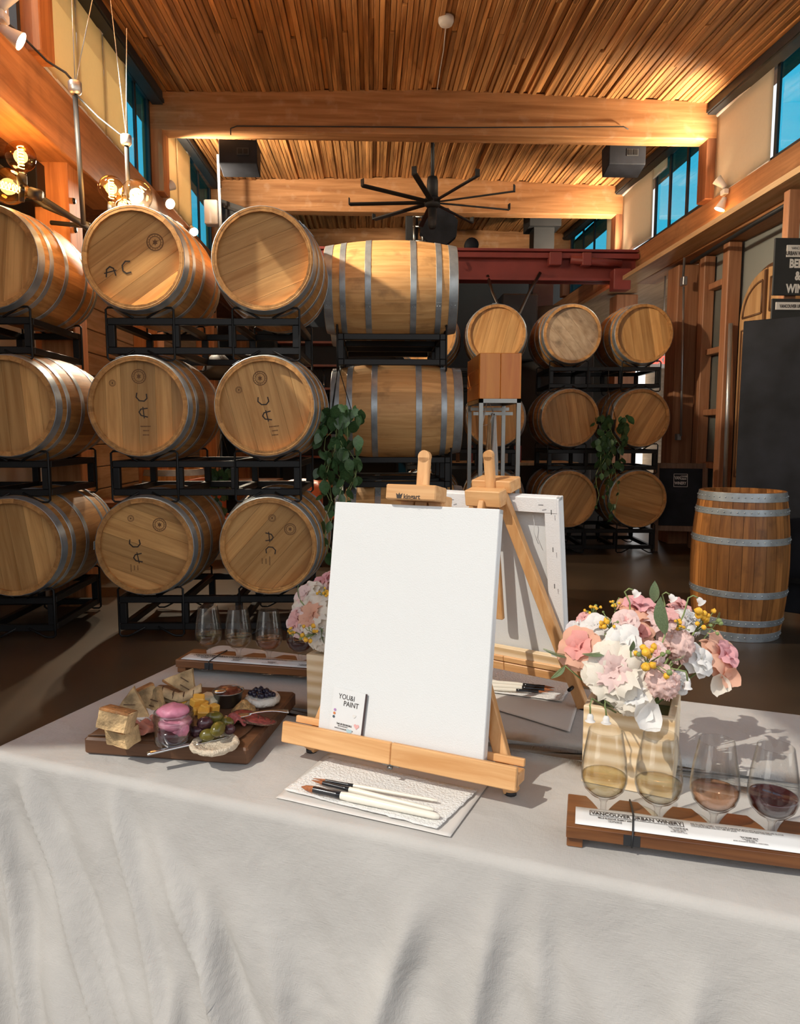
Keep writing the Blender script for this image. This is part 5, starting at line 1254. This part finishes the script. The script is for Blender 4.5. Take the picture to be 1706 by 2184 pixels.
# loose petals draping on the box
for i, (x,y,Y,s,rx,ry,lb,cm_) in enumerate(((1393,1500,1.03,.042,195,10,'big white loose petal over the box front','white'),(1365,1502,1.035,.030,200,-20,'white petal hanging left of the big loose petal','white'),(1528,1440,1.12,.036,205,-25,'cream petal drooping under the large peach rose','cream'),(1560,1425,1.12,.034,205,-8,'peach petal drooping at the far right','peach'))):
    p = atY(x,y,Y); t = thing('loose_petal', lb, 'petal', p, group=G1, rot=(R(rx),R(ry),0)); inst('petal_blade', withmat(PT[1], PC[cm_]), t, None, None, (s,s,s))
# second bouquet, behind the front canvas
b2 = atz(655,1532,bz); planter(b2, R(-24), 'pale pine flower box behind the left side of the front canvas', h=.135)
bc2 = b2+Matrix.Rotation(R(-24),3,'Z') @ Vector((.071,.071,0)); root2 = Vector((bc2.x,bc2.y,T+.09)); mid2 = Vector((bc2.x,bc2.y,T+.16)); G2 = 'silk flowers in the far box'
for i, (k,x,y,rp,Y,ci,co_,lb) in enumerate((('peony',692,1236,36,1.52,'rosy','blush','pink peony at the top of the bouquet behind the canvas'),('peony',648,1268,34,1.48,'blush','cream','cream and pink peony upper left behind the canvas'),('peony',662,1312,44,1.42,'peach','cream','large peach cream peony behind the canvas edge'),('rose',700,1318,34,1.46,'white','white','white rose beside the canvas edge'),('peony',630,1322,30,1.44,'pink','blush','blush peony hanging left over the far glasses'),('peony',676,1350,30,1.40,'white','cream','cream peony low behind the canvas'),('rose',740,1290,44,1.52,'peachin','peach','peach rose hidden behind the front canvas'))):
    c = atY(x,y,Y); flower(k, c, rp*Y/FPX, (c-mid2).normalized()*.9+Vector((-.25,-.7,.3)), ci, co_, lb, G2, 90+i, root2)
for i, (x,y,rp,Y,lb) in enumerate(((662,1352,20,1.38,'yellow sprig low in the bouquet behind the canvas'),(624,1350,13,1.40,'small yellow sprig above the red wine glass'),(690,1268,14,1.44,'yellow green sprig near the canvas corner'))):
    c = atY(x,y,Y); spray(c, rp*Y/FPX, (c-mid2)+Vector((0,-.05,0)), lb, G2, 120+i, root2)
for i, (x0,y0,x1,y1,Y,lb) in enumerate(((640,1280,632,1250,1.43,'sage leaf on the left of the bouquet behind the canvas'),(690,1352,705,1322,1.40,'green leaf against the canvas edge'),(684,1340,690,1375,1.39,'green leaf drooping by the canvas edge'))):
    a, b_ = atY(x0,y0,Y), atY(x1,y1,Y); leaf(a, (b_-a).length*1.1, b_-a, lb, G2, root2, roll=R(180))
# ================================================================== charcuterie
CB = Vector((-.522,1.276,T+.0015)); cz = R(-11)
bt = .031; W1, D1 = .312, .285
t = thing('serving_board', 'thick dark walnut serving board with the charcuterie', 'board', CB, cz)
MB().box((W1/2,D1/2,bt/2),(W1,D1,bt),ch=.004).build('slab', M['board'], t)
ZB = T+.0015+bt
kp = MB(); kp.grid(lambda u,v: (.004+.27*u+.015*sin(v*5), .006+.25*v+.004*sin(u*11), .0008+.0012*(1+noise.noise(Vector((u*6,v*6,2))))+.004*max(0,u-.93)*10*.2), 24, 20)
o = kp.build('parchment', M['kraft'], solid=.0004); o.location = (CB.x,CB.y,ZB); o.rotation_euler = (0,0,cz); tag(o, 'brown parchment sheet on the walnut board', 'parchment')
Z = ZB+.003
crumb = plain('bread_crumb', (.48,.32,.155), .85, var=.62, scale=28, bump=.5, bscale=140); crust = plain('toasted_crust', (.28,.12,.035), .75, var=.6, scale=45, bump=.4, bscale=120)
char = plain('char_mark', (.10,.05,.022), .8, var=.6, scale=80)
def lump(b, amp, f=60, seed=0):
    b.v = [v+Vector((noise.noise(v*f+Vector((seed,0,0))),noise.noise(v*f+Vector((0,seed+3,0))),noise.noise(v*f+Vector((0,0,seed+7)))))*amp for v in b.v]; return b
def bread(px, py, size, rot, label, tri=False, seed=0, zoff=0.0):
    c = atz(px,py,Z+size[2]*.4+zoff); t = thing('bread_piece', label, 'bread', (c.x,c.y,Z+zoff), group='toasted bread pieces'); m = Euler(rot).to_matrix(); sx,sy,sz = size
    poly = [(-sx/2,-sz/2),(sx/2,-sz/2),(0,sz/2)] if tri else [(-sx/2,-sz/2),(sx/2,-sz/2),(sx/2,sz/2),(-sx/2,sz/2)]
    b = MB(); N = 7
    def slab(y0,y1,k):
        q = MB(); pts = []
        for i in range(len(poly)):
            a, c2 = Vector(poly[i]), Vector(poly[(i+1)%len(poly)])
            for j in range(N): pts.append(a.lerp(c2,j/N)*k)
        vs = []; 
        for yy, kk in ((y0,.94),(y0+.003,1),((y0+y1)/2,1),(y1-.003,1),(y1,.94)): vs += [(p[0]*kk,yy,p[1]*kk) for p in pts]
        n_ = len(pts); fs = [tuple(range(n_)), tuple(range(5*n_-1,4*n_-1,-1))]
        for r_ in range(4):
            for i in range(n_): fs.append((r_*n_+(i+1)%n_, r_*n_+i, (r_+1)*n_+i, (r_+1)*n_+(i+1)%n_))
        q.add(vs, fs, False); lump(q, .0016, 90, seed); return q
    def place(q):
        q.v = [m @ v for v in q.v]; mz = min(v.z for v in q.v); return q
    q = place(slab(-sy/2,sy/2,1)); mz = min(v.z for v in q.v); q.v = [v-Vector((0,0,mz)) for v in q.v]; q.build('crumb', crumb, t)
    e_ = MB()
    rr = random.Random(seed)
    cr = MB().box((0,0,sz/2-(.002 if not tri else sz)),(sx*.99,sy*1.02,.006),ch=.002); lump(cr,.0014,90,seed); cr.v = [(m @ v)-Vector((0,0,mz)) for v in cr.v]; cr.build('crust', crust, t)
    for k in range(2 if tri else 0):
        s = MB().box((rr.uniform(-.2,.2)*sx,-sy/2-.0006,-sz*.3+k*sz*.25),(sx*(.5 if not tri else .3)*rr.uniform(.6,1.1),.0014,.0018)); lump(s,.001,150,seed); s.v = [(m @ v)-Vector((0,0,mz)) for v in s.v]; s.build('grill_mark', char, t)
    return t
bread(262,1572,(.050,.034,.032),(.15,.0,-.5),'toasted bread chunk at the front left corner of the board',seed=1)
bread(250,1545,(.056,.036,.034),(-.2,.15,-.2),'charred bread cube stacked on the front chunk',seed=2,zoff=.028)
bread(283,1510,(.075,.030,.060),(-.25,.1,.2),'toasted bread triangle standing behind the cube',tri=True,seed=3)
bread(312,1502,(.045,.030,.044),(-.2,-.3,.5),'small bread wedge with dark crust',tri=False,seed=4)
bread(332,1500,(.05,.028,.045),(-.3,.2,-.3),'dark crusted bread wedge beside the flatbread',tri=True,seed=5)
bread(398,1468,(.085,.012,.050),(-.5,.45,-.25),'grilled toast triangle leaning at the back of the board',tri=True,seed=6)
flat = plain('grilled_flatbread', (.52,.37,.20), .8, var=.35, scale=50, bump=.3, bscale=120)
for i in range(3):
    c = atz(365+i*9,1490-i*7,Z+.012+.008*i); g = MB(); sd_ = i
    g.grid(lambda u,v: ((u-.5)*.085, (v-.5)*.030, .010*sin(u*5+sd_)+.012*(1-(2*v-1)**2)+.003*noise.noise(Vector((u*9,v*5,sd_)))), 18, 7)
    t = thing('flatbread_strip', ('lowest','middle','upper')[i]+' grilled flatbread strip in the pile behind the jar', 'bread', (c.x,c.y,Z+.002+.010*i), R((8,-6,14)[i])); g.build('strip', flat, t, solid=.004)
    for k in range(4): 
        s = MB(); s.grid(lambda u,v: ((-.035+.02*k+.004*v), (v-.5)*.028, .010*sin(((-.035+.02*k)/.085+.5)*5+sd_)+.012*(1-(2*v-1)**2)+.0032+.0*u+u*0), 2, 7) if False else s.tube([((-.034+.02*k+.006*j/4), (-.5+j/4)*.028, .010*sin(((-.034+.02*k)/.085+.5)*5+sd_)+.012*(1-(2*j/4-1)**2)+.0024) for j in range(5)], .0014, 5)
        s.build('char_stripe', char, t)
# prosciutto folds
ham = plain('prosciutto', (.62,.27,.20), .5, var=.25, scale=35); fat = plain('ham_fat', (.80,.70,.62), .5, var=.08)
for i, (px,py,w,h,rz,lb) in enumerate(((305,1555,.050,.040,.4,'folded prosciutto slice in front of the bread'),(325,1545,.055,.038,-.3,'folded prosciutto slice touching the jar'),(318,1525,.05,.032,.9,'prosciutto slice with pale fat behind the other ham'))):
    c = atz(px,py,Z+.01); g = MB(); sd_ = i*2.1
    g.grid(lambda u,v: ((u-.5)*w+.006*sin(v*7+sd_), (v-.5)*.034+.008*sin(u*9+sd_), h*(.25+.75*v*(1-.45*v))*(.65+.35*sin(u*8+sd_)**2)*sin(pi*min(1,max(.0,.12+u*.8)))+.001), 26, 12)
    t = thing('prosciutto_slice', lb, 'ham', (c.x,c.y,Z), rz, 'prosciutto slices'); g.build('meat', ham if i < 2 else fat, t, solid=.0014)
    e2 = MB(); e2.tube([((u/12-.5)*w+.006*sin(7+sd_), .5*.034+.008*sin(u/12*9+sd_), h*(.25+.75*.55)*(.65+.35*sin(u/12*8+sd_)**2)*sin(pi*min(1,.12+u/12*.8))+.001) for u in range(13)], .0018, 5); e2.build('fat_edge', fat, t)
# jar with mousse
c = atz(372,1583,Z); jr = .0345
t = thing('glass_jar', 'small glass jar of pink mousse over dark jelly', 'jar', (c.x,c.y,Z))
jo = [(0,.0),(jr*.85,.0),(jr*.98,.004),(jr,.012),(jr,.036),(jr*.98,.040),(jr*1.03,.042),(jr*1.03,.045),(jr*.98,.047),(jr*1.02,.051),(jr*.98,.055),(jr*.96,.058)]
ji = [(jr*.92,.058),(jr*.93,.047),(jr*.94,.036),(jr*.94,.010),(jr*.80,.004),(0,.004)]
MB().lathe(jo+ji, 36).build('glass_wall', M['jarglass'], t)
pk = plain('pink_mousse', (.52,.18,.26), .5, var=.2, scale=50, bump=.2, bscale=70); dk = plain('dark_jelly', (.055,.010,.016), .15, var=.4, scale=60)
b = MB().lathe([(0,.005),(jr*.78,.006),(jr*.92,.012),(jr*.92,.026),(jr*.6,.030),(0,.031)], 28); lump(b,.0008,110,3); b.build('jelly', dk, t)
b = MB().blob((.003,0,.036),(jr*.86,jr*.86,.013),20,10); lump(b,.0035,75,2); b.build('mousse', pk, t)
b = MB().blob((-.001,.002,.056),(jr*.80,jr*.74,.013),20,10); lump(b,.004,60,5); b.build('mousse_top', pk, t)
b = MB().blob((.014,-.016,.030),(.018,.013,.014),14,8); lump(b,.003,90,6); b.build('mousse_streak', pk, t)
# cheese cubes
chz = plain('orange_cheddar', (.80,.42,.06), .45, var=.1, scale=40); wch = plain('pale_cheese', (.80,.72,.52), .55, var=.1)
for i, (px,py,s,rz,zo,lb) in enumerate(((395,1497,.017,.3,0,'cheddar cube at the left of the cheese pile behind the jar'),(417,1499,.018,.8,.012,'cheddar cube near the top of the pile'),(424,1494,.022,.2,.012,'largest cheddar cube on top of the pile'),(435,1502,.015,-.4,.006,'cheddar cube beside the ramekin'),(421,1517,.016,.5,0,'cheddar cube low at the left of the pile'),(434,1522,.021,.15,0,'front cheddar cube nearest the jar'),(456,1512,.019,.9,0,'cheddar cube at the right of the pile'),(436,1511,.016,1.2,.010,'cheddar cube in the middle of the pile'))):
    c = atz(px,py,Z+zo+s*.5); b = MB().box((0,0,s/2),(s,s*.9,s*.85),Euler((.15*i%.4,.1,0)),ch=.0022); lump(b,.001,120,i); o = b.build('cheese_cube', chz); o.location = (c.x,c.y,Z+zo+.001); o.rotation_euler = (0,0,rz); tag(o, lb, 'cheese', 'cheddar cubes')
for i, (px,py,rz) in enumerate(((443,1490,.3),(452,1487,-.2),(460,1500,1.0))):
    c = atz(px,py,Z+.008); b = MB().prism([(-.022,-.006),(.02,-.007),(.012,.008),(-.014,.007)],0,.012); lump(b,.002,80,i); o = b.build('cheese_shard', wch); o.location = (c.x,c.y,Z+.001+.003*i); o.rotation_euler = (.2*i,.1,rz); tag(o, ('left','middle','right')[i]+' pale cheese shard beside the steel ramekin', 'cheese', 'pale cheese shards')
# ramekin, jam, spoon
c = atz(487,1503,Z); t = thing('steel_ramekin', 'small steel cup of dark chutney', 'ramekin', (c.x,c.y,Z))
MB().lathe([(0,0),(.022,0),(.024,.002),(.030,.029),(.032,.030),(.030,.031),(.0285,.029),(.023,.003),(0,.003)], 32).build('cup', M['satin'], t)
b = MB().blob((0,0,.026),(.027,.027,.012),18,9); lump(b,.004,90,1); b.build('chutney', plain('chutney',(.13,.035,.02),.2,var=.5,scale=90), t)
def cutlery(a, b_, kind, label, r=.0035):
    a, b_ = Vector(a), Vector(b_); d = b_-a; t = thing(kind, label, 'cutlery', a, rot=d.normalized().to_track_quat('X','Z').to_euler()); L_ = d.length; return t, L_
t, L_ = cutlery(atz(462,1476,Z+.036), atz(518,1466,Z+.030), 'teaspoon', 'steel teaspoon lying across the chutney cup')
MB().blob((.008,0,0),(.014,.010,.004)).build('spoon_bowl', M['chrome'], t); MB().bar((.02,0,0),(L_,0,0),.005,.002).build('handle', M['chrome'], t)
# goat cheese with berries
c = atz(560,1497,Z); ct = plain('goat_cheese', (.68,.64,.56), .85, var=.06, bump=.5, bscale=150)
t = thing('goat_cheese_round', 'white goat cheese round topped with blueberries', 'cheese', (c.x,c.y,Z)); b = MB().lathe([(0,0),(.034,0),(.037,.006),(.034,.013),(.028,.014),(0,.012)], 28); lump(b,.0022,100,4); b.build('cheese', ct, t)
bb = plain('blueberry', (.015,.012,.028), .2, var=.5, scale=120); rr = random.Random(2)
for i in range(22):
    a = rr.uniform(0,2*pi); q = rr.random()**.5*.022; zz = .014+.004*rr.random()+.010*(1-q/.022)*rr.random()
    t = thing('blueberry', 'dark blueberry in the heap on the goat cheese round', 'berry', (c.x+q*cos(a)*1.1,c.y+q*sin(a),Z+zz), group='blueberries on the goat cheese'); MB().blob((0,0,.003),.0056,10,7).build('berry', bb, t); MB().lathe([(.0012,.0086),(.002,.0088),(.0014,.0082)],8).build('crown', M['ink'], t)
# mustard
c = atz(520,1516,Z); b = MB().lathe([(.024,0),(.022,.006),(.014,.012),(.006,.020),(0,.023)], 20); lump(b,.003,100,8); o = b.build('mustard_dollop', plain('grain_mustard',(.42,.25,.09),.45,var=.5,scale=160,bump=.6,bscale=260)); o.location = (c.x,c.y,Z); tag(o,'pointed dollop of grainy mustard between the cup and the salami','mustard')
# salami
sal = plain('salami_meat', (.40,.085,.075), .45, var=.55, scale=110); rind = plain('peppered_rind', (.20,.11,.07), .9, var=.7, scale=160, bump=.6, bscale=200)
for i, (px,py) in enumerate(((522,1536),(536,1538),(550,1539),(560,1541))):
    c = atz(px,py,Z); o_r = .026; t = thing('salami_slice', ('leftmost','second','third','rightmost')[i]+' salami slice in the fan under the fork', 'salami', (c.x,c.y,Z+.0022*(3-i)), rot=(R(4),R(10),R(i*30)), group='salami slices')
    b = MB().lathe([(0,.0018),(o_r*.97,.0018),(o_r*.97,0),(0,0)], 26); b.build('meat', sal, t); q = MB().lathe([(o_r*.96,-.0003),(o_r*1.03,.0),(o_r*1.03,.0022),(o_r*.96,.0021)], 26); lump(q,.0008,200,i); q.build('rind', rind, t)
c = atz(500,1545,Z); g = MB(); g.grid(lambda u,v: ((u-.5)*.035+.004*sin(v*9), (v-.5)*.035, .018*sin(pi*u)*sin(pi*min(1,v+.15))+.004*sin(u*12+v*6)+.003), 18, 12); t = thing('cured_meat_fold','folded cured meat slice beside the olives','ham',(c.x,c.y,Z),.3); g.build('meat', sal, t, solid=.0015)
# olive dish
c = atz(458,1592,Z); t = thing('hummus_ring', 'pale whipped spread shaped as a ring holding the olives', 'spread', (c.x,c.y,Z)); b = MB().lathe([(0,.002),(.030,.004),(.034,.009),(.040,.010),(.043,.005),(.040,0)], 34); lump(b,.0028,80,9); b.build('spread', plain('whipped_spread',(.56,.47,.35),.8,var=.12,bump=.6,bscale=190), t)
og = plain('green_olive', (.115,.095,.016), .22, var=.3, scale=60); op = plain('purple_olive', (.055,.02,.026), .2, var=.5, scale=70)
for i, (px,py,zo,s,rz,el,mat,lb) in enumerate(((437,1550,.018,.0125,.3,1.15,op,'big purple olive on the top left of the olive heap'),(423,1566,.006,.0115,.6,1.2,op,'purple olive at the left edge of the heap'),(490,1561,.008,.0095,.2,1.1,op,'small purple olive at the right of the heap'),(457,1537,.018,.0115,.2,1.45,og,'green olive at the back top of the heap'),(465,1562,.014,.0125,1.4,1.5,og,'large green olive in the middle of the heap'),(443,1574,.005,.0110,.1,1.35,og,'green olive at the front of the heap'),(484,1547,.010,.0105,-.5,1.4,og,'green olive at the right back of the heap'),(472,1545,.008,.0105,.9,1.4,og,'green olive tucked behind the large one'),(450,1560,.002,.0105,.9,1.3,og,'green olive buried under the heap'))):
    p = atz(px,py,Z+zo+s*.4); t = thing('olive', lb, 'olive', (p.x,p.y,Z+zo+s*.9), rz, 'olives'); MB().blob((0,0,0),(s*el,s,s),16,10).build('flesh', mat, t); MB().lathe([(0,0),(.0016,0),(.0022,.0006)],8,(s*el-.0004,0,0),m=Matrix.Rotation(pi/2,3,'Y')).build('stem_scar', M['ink'], t)
# fork and knife
a, e_ = atz(452,1530,Z+.016), atz(615,1519,Z+.014); t, L_ = cutlery(a, e_, 'serving_fork', 'steel fork lying over the salami with its handle off the board')
for k in range(4): MB().tube([(.0,-.0075+.005*k,.0),(.03,-.0075+.005*k,-.003),(.045,-.006+.004*k,-.001)], .0011, 5).build('tine', M['chrome'], t)
g = MB(); g.grid(lambda u,v: (.042+.03*u, (v-.5)*(.020-.012*u*u), -.001+.002*u), 6, 5); g.build('fork_neck', M['chrome'], t, solid=.0018)
g = MB(); g.grid(lambda u,v: (.068+(L_-.068)*u, (v-.5)*(.006+.012*u**3), .002+.006*sin(u*pi)*.6), 14, 4); g.build('handle', M['chrome'], t, solid=.0022)
a, e_ = atz(314,1611,ZB+.001), atz(432,1585,ZB+.006); t, L_ = cutlery(a, e_, 'table_knife', 'steel knife with its handle over the front edge of the board')
g = MB(); g.grid(lambda u,v: (L_*.85*u, (v-.5)*(.013-.003*u), .003+.0015*sin(pi*v)), 12, 5); g.build('handle', M['chrome'], t, solid=.003); g = MB(); g.grid(lambda u,v: (L_*.85+.06*u, (v-.5)*.012*(1-.5*u), .002), 6, 4); g.build('blade', M['chrome'], t, solid=.001)
